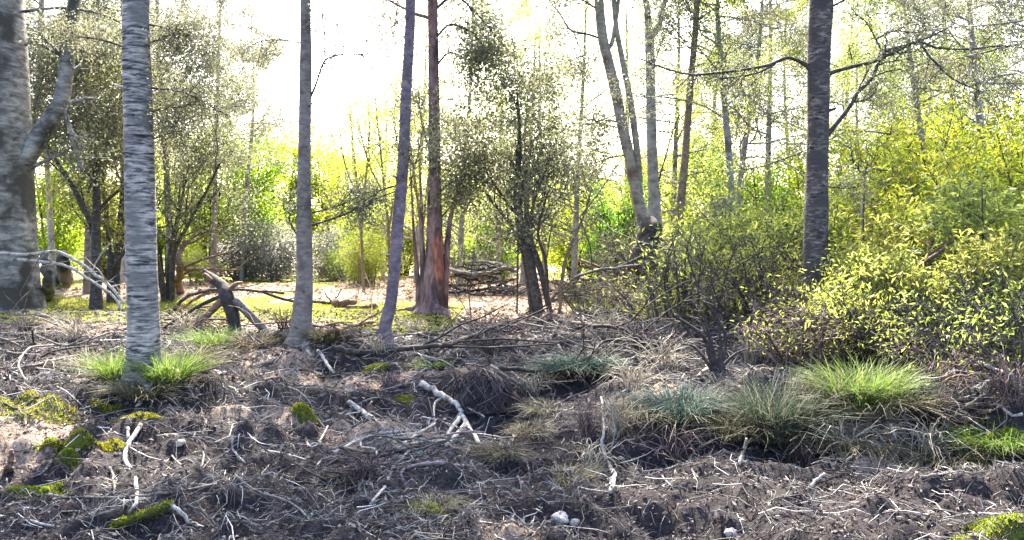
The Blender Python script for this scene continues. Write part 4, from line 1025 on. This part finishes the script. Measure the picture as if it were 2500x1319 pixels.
# broken stump with leaning branches in front of the clearing
def broken_stump():
    d = gd(575, 815)
    root = empty('broken_stump', G(575, 815)); o = np.array(root.location); rng = rng_of('stump')
    def part(name, spec, mat, n=10):
        mb = MB(); q, r = px_path(spec, d); q, r = spline(q, r, 6); tube(mb, q, r, n, .13, rng, cap=True)
        link(name, mb.mesh(name, M[mat], True, o), root)
    part('trunk', [(576, 828, 40, d), (572, 790, 32), (562, 750, 34), (552, 722, 36), (545, 700, 26, d + .1), (520, 682, 22, d + .2), (498, 660, 8, d + .3)], 'wood_dark')
    part('splinter', [(556, 712, 14), (575, 695, 12), (592, 690, 5)], 'wood_brown', 6)
    part('splinter', [(515, 685, 12), (500, 670, 8), (492, 682, 3)], 'wood_brown', 6)
    part('prop', [(572, 732, 24), (610, 770, 22), (655, 810, 18), (700, 842, 14, d - .3)], 'wood_grey')
    part('prop', [(548, 728, 22), (510, 765, 18), (470, 800, 14), (430, 830, 10, d - .4)], 'wood_brown')
    part('prop', [(545, 720, 10), (490, 745, 9), (440, 775, 7), (400, 800, 5)], 'wood_dark', 6)
    tag(root, 'broken dark stump on splayed roots in front of the sunlit clearing', 'stump')
broken_stump()
stick('fallen_branch', 'long dark bough balanced across the broken stump', [(405, 778, -17.2), (450, 730, -17.2), (500, 711, -17.2), (560, 707, -17.2), (620, 709, -17.2), (695, 717, -17.2)], 9, 6, 'wood_dark', 4)
stick('fallen_branch', 'reddish bough leaning left off the broken stump', [(430, 770, -17.4), (470, 735, -17.4), (520, 712, -17.4), (560, 712, -17.4)], 7, 9, 'wood_brown', 3)

# snags at the left
stick('dead_snag', 'rotten pale stump between the massive trunk and the forked tree', [(118, 728, .05), (116, 690, -19), (112, 645, -19), (110, 610, -19)], 30, 16, 'bark_giant', 0, cat='snag')
stick('dead_snag', 'broad dark stump standing against the upright pale trunk behind the scrub', [(1592, 700, .05), (1590, 640, -23.2), (1588, 590, -23.2), (1584, 562, -23.2)], 80, 66, 'bark_dark', 0, cat='snag')
stick('dead_snag', 'short dark stump behind the leaning pale branches', [(152, 682, .05), (153, 650, -25), (152, 622, -25)], 34, 26, 'bark_dark', 0, cat='snag')
stick('dead_snag', 'splintered orange-brown stub beside the fan of stems', [(434, 712, .05), (438, 660, -24), (442, 610, -24), (452, 585, -24)], 22, 8, 'wood_brown', 5, cat='snag')

# dead bushes
def dead_bush(label, stems, mat, d=None, twig=4, name='dead_shrub'):
    rng = rng_of(label)
    b = G(*stems[0][0][:2]); root = empty(name, b); o = np.array(b)
    for st in stems:
        base = G(st[0][0], st[0][1]); dd = d or base[1]
        drift = rng.normal() * .5
        pts = [base + (0, 0, -.03)] + [P(s[0], s[1], dd + drift * (i + 1) / len(st)) for i, s in enumerate(st[1:])]
        r = np.array([s[2] for s in st]) * .5 * dd / F
        q, rr = spline(pts, r, 5)
        mb = MB(); tube(mb, q, rr, 6, .06, rng)
        tips = []
        for t in range(twig):
            k = int(len(q) * (.35 + .6 * rng.random())); k = min(k, len(q) - 2)
            grow(mb, tips, q[k], unit(q[k + 1] - q[k]) + rng.normal(size=3) * .5, .30 * dd / 11 * rng.uniform(.5, 1.4), rr[k] * .5, 1, 3, rng, up=.1, ang=.6, sides=3)
        link('stem', mb.mesh('stem', M[mat], True, o), root)
    return tag(root, label, 'shrub')
dead_bush('spiky bare dark bush left of the dark sedge tussock',
          [[(1748, 908, 26), (1738, 850, 12), (1726, 800, 9), (1720, 770, 7)], [(1746, 908, 18), (1722, 830, 10), (1688, 798, 8), (1650, 774, 6)],
           [(1750, 905, 20), (1760, 850, 10), (1752, 780, 7), (1736, 705, 4)], [(1754, 905, 16), (1772, 840, 8), (1758, 790, 6), (1726, 730, 5)], [(1745, 905, 12), (1700, 850, 6), (1668, 840, 4)],
           [(1750, 906, 12), (1790, 868, 7), (1830, 850, 4)]], 'wood_dark')
dead_bush('leaning bare dark bush behind the spiky one',
          [[(1824, 835, 18), (1790, 788, 11), (1746, 752, 8), (1706, 700, 6), (1684, 640, 4), (1678, 600, 2)], [(1820, 835, 14), (1806, 800, 9), (1770, 765, 6), (1740, 700, 4), (1735, 640, 2)],
           [(1828, 835, 14), (1842, 790, 9), (1858, 770, 6), (1862, 755, 4)], [(1830, 832, 12), (1870, 760, 7), (1910, 732, 5), (1960, 718, 3)],
           [(1826, 832, 10), (1830, 770, 7), (1812, 720, 5), (1780, 685, 3)]], 'wood_dark')
dead_bush('tangle of brown dead branches inside the bright shrubs at right',
          [[(2215, 800, 10), (2250, 660, 9), (2300, 610, 7), (2370, 545, 4)], [(2220, 800, 10), (2230, 680, 8), (2270, 620, 6), (2330, 590, 4)], [(2210, 800, 9), (2260, 690, 7), (2330, 650, 5), (2400, 600, 3)]], 'wood_brown', 9.6)
dead_bush('small dark bare bush in front of the yellow shrub right of the dark trunk',
          [[(2105, 800, 8), (2105, 440, 7), (2100, 420, 5), (2080, 390, 3)], [(2105, 800, 8), (2110, 430, 6), (2140, 415, 4), (2190, 420, 2)]], 'wood_dark', 13)
def dry_stems(label, px, py, n, height, spread, mat, name='dry_weed', thick=.004):
    """wiry stems arching out of one root"""
    rng = rng_of(label); b = G(px, py); mb = MB()
    for i in range(n):
        a = rng.random() * 2 * PI; L = height * rng.uniform(.5, 1.15); s = spread * rng.uniform(.2, 1.2)
        p0 = b + np.array([rng.normal() * .04, rng.normal() * .04, -.02])
        p1 = p0 + np.array([math.cos(a) * s * .3, math.sin(a) * s * .3, L * .65]); p2 = p0 + np.array([math.cos(a) * s * .75, math.sin(a) * s * .75, L * rng.uniform(.7, 1.05)])
        p3 = p0 + np.array([math.cos(a) * s * 1.25, math.sin(a) * s * 1.25, L * rng.uniform(.2, 1.1)])
        q, r = spline([p0, p1, p2, p3], [thick, thick * .85, thick * .6, thick * .3], 3)
        q = q + rng.normal(size=q.shape) * .008
        tube(mb, q, r, 3)
    o = link(name, mb.mesh(name, M[mat], True, b), None, b)
    return tag(o, label, 'weed', 'dry wiry weeds')
dry_stems('reddish wiry weed left of the tall white stick', 1435, 1070, 60, .38, .30, 'stem_red')
dry_stems('wiry weed right of the tall white stick', 1510, 1060, 40, .34, .26, 'stem_dry')
dry_stems('mauve wiry weed at the foot of the bank, middle', 1650, 1120, 50, .30, .30, 'stem_red')
dry_stems('pale wiry weed below the tall white stick', 1445, 1140, 40, .22, .26, 'stem_dry')
dry_stems('dark wiry weed in the hollow below the dark sedge tussock', 1960, 1130, 60, .30, .40, 'stem_red')
dry_stems('pale wiry weed on the foot of the bank under the green tuft', 2060, 1110, 60, .28, .40, 'stem_dry')
dry_stems('wiry weed left of the yellow moss bank', 2260, 1110, 60, .30, .40, 'stem_dry')
dry_stems('reddish wiry weed on the bank at the right edge', 2470, 985, 60, .40, .40, 'stem_red')
dry_stems('reddish wiry weed above the grey branch at the right', 2300, 950, 60, .36, .40, 'stem_red')
dry_stems('tawny wiry weed right of the green grass tuft', 2230, 900, 70, .40, .40, 'stem_dry')
dry_stems('wiry weed at the left foot of the leaning thin trunk', 920, 860, 40, .25, .3, 'stem_dry')
dry_stems('mauve wiry weed below the leaning thin trunk', 950, 945, 50, .18, .25, 'stem_red')
dry_stems('brown wiry weed beside the broken stump', 450, 815, 60, .4, .5, 'stem_dry')
dry_stems('pale wiry weed behind the dark sedge tussock', 1830, 890, 70, .5, .4, 'stem_dry')
dry_stems('pale wiry weed above the tall white stick', 1545, 960, 60, .34, .4, 'stem_dry')
dry_stems('wiry weed right of the root mound', 1300, 960, 50, .25, .35, 'stem_dry')

dry_stems('dark wiry brush behind the root mound', 1190, 860, 60, 0.35, 0.5, 'root_dark')
dry_stems('dark wiry brush right of the dark wavy branch', 1560, 860, 70, 0.4, 0.55, 'root_dark')
dry_stems('pale wiry brush in front of the red litter', 1480, 815, 60, 0.4, 0.6, 'stem_dry')
dry_stems('dry wiry brush left of the spiky dead bush', 1620, 900, 70, 0.35, 0.5, 'stem_dry')
dry_stems('mauve wiry brush in front of the many-stemmed tree', 1330, 800, 70, 0.45, 0.6, 'stem_red')
dry_stems('dark wiry brush right of the broken stump', 690, 810, 50, 0.35, 0.5, 'root_dark')
dry_stems('pale wiry brush in the shade left of the birch', 180, 830, 70, 0.4, 0.7, 'stem_dry')
dry_stems('dark wiry brush under the left edge trunk', 60, 815, 70, 0.4, 0.7, 'root_dark')
dry_stems('dry wiry brush between the leaning and the red trunk', 1010, 815, 50, 0.35, 0.5, 'stem_dry')
dry_stems('dark wiry tangle over the hollow below the stick heap', 900, 1165, 60, 0.22, 0.35, 'root_dark')
dry_stems('wiry tangle on the right bank, middle', 2270, 1030, 80, 0.34, 0.45, 'root_dark')
dry_stems('wiry rusty tangle at the right edge', 2460, 900, 80, 0.45, 0.5, 'stem_red')
dry_stems('rusty wiry tangle under the olive shrubs', 2130, 870, 90, 0.5, 0.6, 'stem_red')
dry_stems('pale wiry tangle right of the dark trunk foot', 2060, 880, 80, 0.45, 0.55, 'stem_dry')
# grass tufts
def blades(mb, b, n, length, spread, width, rng, arch=.5, seg=4, core=.08):
    shift = rng.normal(size=2) * spread * .25
    a = rng.random(n) * 2 * PI; L = length * rng.uniform(.5, 1.15, n); lean = spread * np.sqrt(rng.random(n)) * 1.2
    rr = core * np.sqrt(rng.random(n)); a0 = a + rng.normal(size=n) * .6
    base = b + np.stack([np.cos(a0) * rr, np.sin(a0) * rr, np.full(n, -.02)], -1)
    dirh = np.stack([np.cos(a), np.sin(a), np.zeros(n)], -1)
    side = np.stack([-np.sin(a), np.cos(a), np.zeros(n)], -1)
    side = unit(side + rng.normal(size=(n, 3)) * .35)
    wild = rng.normal(size=(n, 3)) * np.array([1, 1, .3]) * length * .24
    vs = []
    for k in range(seg + 1):
        t = k / seg
        h = L * (t - arch * lean / (length + 1e-6) * t ** 2.4 * .55)
        p = base + dirh * (lean * (t ** 1.6))[:, None] + (wild * (t ** 1.5)) + np.append(shift, 0) * t + np.stack([0 * h, 0 * h, h], -1)
        w = width * (1 - t) ** .7 * .5 + .0006
        vs.append(np.stack([p - side * w, p + side * w], 1))
    v = np.stack(vs, 1).reshape(n, -1, 3)            # n, 2*(seg+1), 3
    m = 2 * (seg + 1)
    f = np.array([[2 * k, 2 * k + 1, 2 * k + 3, 2 * k + 2] for k in range(seg)])
    mb.add(v.reshape(-1, 3), (np.arange(n)[:, None, None] * m + f[None]).reshape(-1, 4))
def tuft(label, px, py, n, length, spread, width, mat, arch=.5, core=.08, group='grass tufts', name='grass_tuft', cat='grass tuft'):
    b = G(px, py); mb = MB(); blades(mb, b, n, length, spread, width, rng_of(label), arch, 4, core)
    o = link(name, mb.mesh(name, M[mat], True, b), None, b)
    tb = MB(); blades(tb, b, int(n * .22), length * .65, spread * 1.0, width * .9, rng_of(label + 'dead'), 1.0, 4, core * 1.3)
    link('thatch', tb.mesh('thatch', M['blade_dry'], True, b), o)
    return tag(o, label, cat, group)
tuft('bright green grass tuft at the left foot of the birch', 290, 930, 520, .37, .30, .010, 'blade_green', .6, .16)
tuft('bright green grass tuft at the right foot of the birch', 405, 935, 600, .39, .32, .010, 'blade_green', .6, .18)
tuft('yellowing grass fringe in front of the birch foot', 350, 965, 420, .28, .30, .009, 'blade_dry', .8, .2)
tuft('dry arching grass right of the birch tufts', 470, 900, 260, .42, .45, .008, 'blade_dry', .8, .14)
tuft('dry arching grass left of the birch tufts', 225, 905, 260, .42, .5, .008, 'blade_dry', .8, .14)
tuft('green grass by the broken stump foot', 530, 845, 320, .35, .35, .011, 'blade_green', .6, .2)
tuft('yellow dry grass right of the broken stump', 610, 850, 320, .35, .40, .011, 'blade_dry', .7, .25)
tuft('yellow dry grass at the foot of the slim trunk', 800, 830, 300, .28, .3, .010, 'blade_dry', .7, .2)
tuft('big dark sedge tussock with shadowed heart right of centre', 1890, 1065, 1200, .56, .42, .008, 'blade_sedge', .8, .22, 'sedge tussocks', 'sedge_tussock', 'tussock')
tuft('pale tussock leaning left of the big dark sedge', 1785, 1060, 380, .36, .36, .007, 'blade_dry', .8, .2, 'sedge tussocks', 'sedge_tussock', 'tussock')
tuft('blue-green tussock at the top of the bank, middle right', 1670, 1010, 600, .32, .40, .007, 'blade_blue', .8, .25, 'sedge tussocks', 'sedge_tussock', 'tussock')
tuft('dull tussock right of the big dark sedge', 1985, 1030, 260, .26, .34, .007, 'blade_dry', .8, .2, 'sedge tussocks', 'sedge_tussock', 'tussock')
tuft('fresh green grass tuft on the right bank', 2105, 985, 800, .40, .34, .009, 'blade_green', .7, .24)
tuft('dry grass right of the fresh green tuft', 2190, 990, 300, .26, .34, .008, 'blade_dry', .8, .2)
tuft('dry grass left of the fresh green tuft', 2030, 960, 220, .26, .34, .008, 'blade_dry', .8, .2)
tuft('bluish grass behind the root mound, right', 1390, 905, 600, .30, .42, .010, 'blade_blue', .8, .25)
tuft('bluish grass right behind the dark wavy branch', 1460, 900, 400, .28, .42, .010, 'blade_blue', .8, .22)
tuft('tawny grass right of the forked bleached branch', 1300, 1055, 270, 0.2, 0.29, .006, 'blade_dry', .9, .2)
tuft('tawny grass below the root mound', 1340, 1000, 180, 0.18, 0.29, .006, 'blade_dry', .9, .2)
tuft('dull grass on the bank above the tall white stick', 1560, 1010, 225, 0.22, 0.32, .006, 'blade_dry', .9, .2)
tuft('tawny grass hanging over the foot of the bank, right', 2120, 1090, 225, 0.22, 0.34, .006, 'blade_dry', .9, .22)
tuft('tawny grass at the foot of the bank near the right edge', 2330, 1120, 225, 0.21, 0.34, .006, 'blade_dry', .9, .22)
tuft('tawny grass fringe below the big dark sedge', 1930, 1135, 225, 0.2, 0.34, .006, 'blade_dry', .9, .22)
tuft('yellow grass on the bank near the right edge', 2330, 915, 400, .38, .42, .009, 'blade_dry', .8, .22)
tuft('green grass at the right edge of the bank', 2440, 1080, 500, .2, .3, .008, 'blade_green', .8, .25)
tuft('small green grass behind the long dark branch', 1035, 895, 240, .16, .22, .009, 'blade_green', .8, .16)
tuft('small dry grass in the bottom middle by the yellow moss', 1060, 1235, 200, .12, .18, .005, 'blade_dry', .9, .12)
tuft('small tawny grass below the forked branch, right', 1230, 1105, 260, .16, .24, .006, 'blade_dry', .9, .14)
tuft('pale grass in front of the dull weeds, bottom middle', 1390, 1170, 260, .14, .22, .005, 'blade_dry', .9, .14)

# ------------------------------------------------------------------ moss, mounds, stones
def moss_patch(label, px, py, w, hgt, thick, name='moss_patch', yr=None):
    rng = rng_of(label); c = G(px, py); rx = w * .5 * c[1] / F
    ry = yr or rx * .6
    na, nr = 40, 9
    a = np.arange(na) * 2 * PI / na
    ph = rng.random() * 40
    out = .55 + .6 * vn(np.cos(a) * 1.6 + ph, np.sin(a) * 1.6 + ph, 2) + .4 * vn(np.cos(a) * 5 + ph, np.sin(a) * 5 + ph, 1)
    vs = []
    for k in range(nr + 1):
        t = k / nr
        x = c[0] + np.cos(a) * rx * out * t; y = c[1] + np.sin(a) * ry * out * t
        z = H(x, y) + thick * (1 - t ** 2.5) + .012 * (vn(x * 25, y * 25, 1) - .5) - .012 * (t > .99)
        vs.append(np.stack([x, y, z], -1))
    v = np.vstack(vs)
    i = np.arange(nr)[:, None] * na; j = np.arange(na)[None, :]; j2 = (j + 1) % na
    f = np.stack([i + j, i + na + j, i + na + j2, i + j2], -1).reshape(-1, 4)
    mb = MB(); mb.add(v, f)
    me = mb.mesh(name, M['moss'], True, c); o = link(name, me, None, c)
    n = int(900 + 5000 * min(1, rx)); t = np.sqrt(rng.random(n)) * 1.25; aa = rng.random(n) * 2 * PI
    oo = np.interp(aa, np.append(a, 2 * PI), np.append(out, out[0]))
    x = c[0] + np.cos(aa) * rx * oo * t; y = c[1] + np.sin(aa) * ry * oo * t
    z = H(x, y) + thick * np.clip(1 - t ** 2.5, 0, 1) - .004
    fb = MB(); leaf_cloud(fb, np.stack([x, y, z], -1), np.array([0, 0, 1.0]) + rng.normal(size=(n, 3)) * .5, np.full(n, .022 * max(1, c[1] / 7)), .35, rng)
    link('foliage', fb.mesh('foliage', M['moss_blade'], False, c), o)
    return tag(o, label, 'moss', 'yellow moss cushions')
for lab, px, py, w, th in [
    ('brightest yellow moss bank at the left edge', 75, 1000, 160, .03), ('round yellow moss cushion at the bottom left', 80, 1213, 120, .06), ('small yellow moss dot above the round cushion', 160, 1117, 62, .03),
    ('yellow moss strip below the birch', 265, 1000, 55, .04), ('yellow moss ledge at the head of the white winding stick', 335, 1020, 90, .04), ('dark green moss below the left moss bank', 185, 1060, 70, .03),
    ('moss strip left of the white winding stick', 270, 1092, 60, .03), ('moss at the left end of the dark green patch', 115, 1080, 40, .03), ('yellow moss cushion at the bottom middle', 1040, 1245, 80, .04),
    ('moss cap on the little stump left of centre', 745, 1025, 60, .10), ('yellow moss bank near the right edge', 2430, 1062, 140, .02), ('yellow moss streak in the bottom right corner', 2440, 1285, 150, .03),
    ('pale moss by the flat root under the leaning trunk', 1000, 985, 50, .03), ('moss spot behind the long dark branch', 915, 900, 60, .03), ('moss spot in the litter at the bottom right', 2390, 1100, 80, .03)]:
    moss_patch(lab, px, py, w, 0, th if th > .05 else th * .45, yr=.22 if w > 150 else None)
def mossy_log():
    lab = 'short log coated in yellow moss at the bottom left'
    rng = rng_of(lab); pts = [G(283, 1283, .03), G(320, 1268, .04), G(370, 1252, .05), G(412, 1232, .05)]
    o = pts[0].copy(); r = np.array([16, 18, 19, 14]) * .5 * pts[0][1] / F * 1.1
    q, rr = spline(pts, r, 8); mb = MB(); tube(mb, q, rr, 14, .14, rng, cap=True)
    root = link('mossy_log', mb.mesh('mossy_log', M['moss'], True, o), None, o)
    n = 900; k = rng.integers(0, len(q), n); u = unit(rng.normal(size=(n, 3)))
    fb = MB(); leaf_cloud(fb, q[k] + u * rr[k][:, None] * .95, u + (0, 0, .4), np.full(n, .02), .35, rng)
    link('foliage', fb.mesh('foliage', M['moss_blade'], False, o), root)
    tag(root, lab, 'log')
mossy_log()
def root_mound(label, px, py, w, h, nroots):
    rng = rng_of(label); c = G(px, py); rx = w * .5 * c[1] / F; hz = h * c[1] / F
    na, nr = 44, 14; a = np.arange(na) * 2 * PI / na; vs = []
    for k in range(nr + 1):
        t = k / nr * PI * .5
        rr = rx * math.sin(t); zz = hz * math.cos(t)
        n_ = 1 + .35 * (vn(np.cos(a) * 2 + 9 + zz * 4, np.sin(a) * 2 + zz * 5, 3) - .5) + .2 * (vn(np.cos(a) * 6 + zz * 9, np.sin(a) * 6 + 4, 1) - .5)
        x = c[0] + np.cos(a) * rr * n_; y = c[1] + np.sin(a) * rr * .8 * n_
        vs.append(np.stack([x, y, c[2] - .06 + zz * n_], -1))
    i = np.arange(nr)[:, None] * na; j = np.arange(na)[None, :]; j2 = (j + 1) % na
    f = np.stack([i + j, i + na + j, i + na + j2, i + j2], -1).reshape(-1, 4)
    mb = MB(); mb.add(np.vstack(vs), f)
    root = link('root_mound', mb.mesh('root_mound', M['earth'], True, c), None, c)
    rb = MB()
    for q in range(nroots):
        a0 = rng.random() * 2 * PI; t0 = rng.random() * .7; twist = rng.normal() * .22
        p = []
        for s in range(5):
            t = (t0 + s * .2) * PI * .5; aa = a0 + rng.normal() * .2 + (s - 2) * twist
            k = 1.06 + .07 * rng.random() + (.25 * s / 4 if t > 1.4 else 0)
            p.append([c[0] + math.cos(aa) * rx * math.sin(min(t, 1.57)) * k, c[1] + math.sin(aa) * rx * .8 * math.sin(min(t, 1.57)) * k, c[2] - .04 + hz * max(0, math.cos(t)) * k])
        qq, rr = spline(p, [.006, .006, .005, .004, .002], 2); tube(rb, qq, rr * rng.uniform(.5, 1.5), 3)
    rt = link('root_fringe', rb.mesh('root_fringe', M['root_dark'], True, c), root); rt['kind'] = 'stuff'
    return tag(root, label, 'root mound')
root_mound('dark upturned root mound with hairy roots in the middle', 1178, 985, 150, 85, 300)
root_mound('low dark root clump with a hollow below the middle', 1315, 1140, 90, 30, 70)
root_mound('dark root hump beyond the bluish grass', 1400, 850, 110, 40, 120)
root_mound('little bare stump hump left of centre', 745, 1050, 58, 30, 20)

def rock(label, px, py, w, name='stone'):
    rng = rng_of(label); c = G(px, py); r = w * .5 * c[1] / F
    na, nr = 16, 10; a = np.arange(na) * 2 * PI / na; vs = []
    for k in range(nr + 1):
        t = PI * k / nr
        n_ = 1 + .5 * (vn(np.cos(a) * 1.7 + r * 90 + math.cos(t), np.sin(a) * 1.7 + 3 * math.cos(t), 2) - .5)
        vs.append(np.stack([c[0] + np.cos(a) * r * math.sin(t) * n_, c[1] + np.sin(a) * r * math.sin(t) * n_, c[2] + r * .25 + .7 * r * math.cos(t) * n_], -1))
    i = np.arange(nr)[:, None] * na; j = np.arange(na)[None, :]; j2 = (j + 1) % na
    mb = MB(); mb.add(np.vstack(vs), np.stack([i + j, i + na + j, i + na + j2, i + j2], -1).reshape(-1, 4))
    return tag(link(name, mb.mesh(name, M['stone'], True, c), None, c), label, 'stone', 'pale stones on the mauve ground')
rock('pale knobbly stone at the bottom middle right', 1368, 1272, 46)
rock('smaller pale stone right of the knobbly one', 1402, 1280, 28)
rock('pale stone at the bottom edge right of centre', 1785, 1308, 36)
rock('flat pale stone in shade left of the brown log', 440, 1085, 24)

# ------------------------------------------------------------------ what nobody could count
def scatter(n, rng, y0=4.0, y1=22.0, wide=.72):
    y = np.exp(rng.uniform(math.log(y0), math.log(y1), n)); x = rng.uniform(-1, 1, n) * (wide * y + 1.2)
    return x, y
def litter():
    rng = rng_of('twigs'); n = 40000
    x, y = scatter(n, rng, 4, 20)
    keep = (vn(x / .9, y / .7, 3) > .20 + .30 * rng.random(n)) & (zone_masks(x, y)[0] < .35 + .5 * rng.random(n)); x, y = x[keep], y[keep]; n = len(x)
    L = rng.uniform(.05, .26, n) * np.clip(y / 9, .75, 1.6); a = rng.normal(size=n) * .75
    r = (rng.uniform(.0014, .0042, n)) * np.clip(y / 8, .8, 2)
    d = np.stack([np.cos(a), np.sin(a)], -1); bend = rng.normal(size=n) * .18 * L
    ring = []
    for s, k in ((-.5, .9), (-.15, 1.0), (.2, .8), (.5, .4)):
        px_ = x + d[:, 0] * L * s - d[:, 1] * bend * (1 - 4 * s * s); py_ = y + d[:, 1] * L * s + d[:, 0] * bend * (1 - 4 * s * s)
        z = H(px_, py_) + r + .012 + np.abs(rng.normal(size=n)) * .018
        c = np.stack([px_, py_, z], -1)
        for q in range(3):
            t = q * 2 * PI / 3
            ring.append(c + (r * k)[:, None] * (math.cos(t) * np.stack([-d[:, 1], d[:, 0], 0 * x], -1) + math.sin(t) * np.array([0, 0, 1.0])))
    v = np.stack(ring, 1)
    f = np.array([[s * 3 + q, s * 3 + (q + 1) % 3, s * 3 + 3 + (q + 1) % 3, s * 3 + 3 + q] for s in range(3) for q in range(3)])
    mb = MB(); mb.add(v.reshape(-1, 3), (np.arange(n)[:, None, None] * 12 + f[None]).reshape(-1, 4))
    o = link('twig_litter', mb.mesh('twig_litter', M['twig'])); tag(o, 'thin grey twigs scattered all over the forest floor', 'twigs', kind='stuff')
    rng = rng_of('leaves'); n = 60000
    x, y = scatter(n, rng, 3.8, 22)
    z = H(x, y) + .006 + np.abs(rng.normal(size=n)) * .008
    ax = rng.normal(size=(n, 3)) * np.array([1, 1, .35]); s = np.clip(y / 9, .7, 1.7)
    mb = MB(); leaf_cloud(mb, np.stack([x, y, z], -1), ax, .055 * s, .5, rng, .2)
    o = link('leaf_litter', mb.mesh('leaf_litter', M['litter'], False)); tag(o, 'dead brown leaves littering the shaded ground', 'leaf litter', kind='stuff')
    rng = rng_of('tan'); n = 26000
    x, y = scatter(n, rng, 13.5, 50, .6)
    t, m = zone_masks(x, y); k = (t > .5) & (m < .5); x, y = x[k], y[k]; n = len(x)
    mb = MB(); leaf_cloud(mb, np.stack([x, y, H(x, y) + .01], -1), rng.normal(size=(n, 3)) * np.array([1, 1, .4]), .11 * np.clip(y / 22, .7, 1.6), .5, rng, .2)
    o = link('leaf_litter', mb.mesh('leaf_litter', M['litter_tan'], False)); tag(o, 'pale tan leaves covering the sunlit clearing', 'leaf litter', kind='stuff')
    rng = rng_of('turf'); n = 90000
    x, y = scatter(n, rng, 13.2, 32, .62); t, m = zone_masks(x, y); k = m > .45; x, y = x[k], y[k]; n = len(x)
    mb = MB(); leaf_cloud(mb, np.stack([x, y, H(x, y) - .005], -1), np.array([0, 0, 1.0]) + rng.normal(size=(n, 3)) * .6, .07 * np.clip(y / 20, .7, 1.5), .16, rng)
    o = link('grass', mb.mesh('grass', M['moss_blade'], False)); tag(o, 'short yellow-green mossy turf in the sunlit clearing', 'grass', kind='stuff')
    rng = rng_of('dead grass'); n = 26000
    x, y = scatter(n, rng, 5, 17, .7)
    k = (vn(x / 1.1 + 5, y / .8, 0) > .48); x, y = x[k], y[k]; n = len(x)
    mb = MB(); leaf_cloud(mb, np.stack([x, y, H(x, y)], -1), np.stack([rng.normal(size=n), rng.normal(size=n), rng.uniform(.1, .9, n)], -1), .16 * np.clip(y / 9, .7, 1.5), .045, rng)
    o = link('dead_grass', mb.mesh('dead_grass', M['stem_dry'], False)); tag(o, 'thin dead grass matted over the rough ground', 'dead grass', kind='stuff')
litter()
def broken_sticks():
    rng = rng_of('broken sticks'); mb = MB()
    x, y = scatter(3600, rng, 4.2, 19, .7)
    for X, Y in zip(x, y):
        L = rng.uniform(.12, .6) * np.clip(Y / 9, .6, 1.4); a = rng.normal() * .8; r = rng.uniform(.0025, .007) * np.clip(Y / 9, .7, 1.6)
        d = np.array([math.cos(a), math.sin(a)]); s = np.array([-.5, -.17, .17, .5]); w = rng.normal(size=4) * .07 * L
        px_ = X + d[0] * L * s - d[1] * w; py_ = Y + d[1] * L * s + d[0] * w
        z = H(px_, py_); z = np.maximum(z, np.linspace(z[0], z[-1], 4)) + r + rng.random() * .03
        tube(mb, np.stack([px_, py_, z], -1), r * np.array([1, .9, .75, .4]), 4)
    o = link('broken_sticks', mb.mesh('broken_sticks', M['twig'])); tag(o, 'small broken sticks and rootlets strewn over the whole forest floor', 'twigs', kind='stuff')
broken_sticks()
def haze_box():
    bx = [(-260, -40, -13), (260, 430, 21)]
    (x0, y0, z0), (x1, y1, z1) = bx
    me = bpy.data.meshes.new('haze')
    me.from_pydata([(x0,y0,z0),(x1,y0,z0),(x1,y1,z0),(x0,y1,z0),(x0,y0,z1),(x1,y0,z1),(x1,y1,z1),(x0,y1,z1)], [], [(0,3,2,1),(4,5,6,7),(0,1,5,4),(1,2,6,5),(2,3,7,6),(3,0,4,7)])
    m, nt, out = new_mat('haze'); v = nt.nodes.new('ShaderNodeVolumePrincipled')
    v.inputs['Color'].default_value = (1, 1, 1, 1); v.inputs['Density'].default_value = .0008; v.inputs['Anisotropy'].default_value = .5
    nt.links.new(v.outputs[0], out.inputs['Volume']); me.materials.append(m)
    o = link('haze', me); o['kind'] = 'stuff'
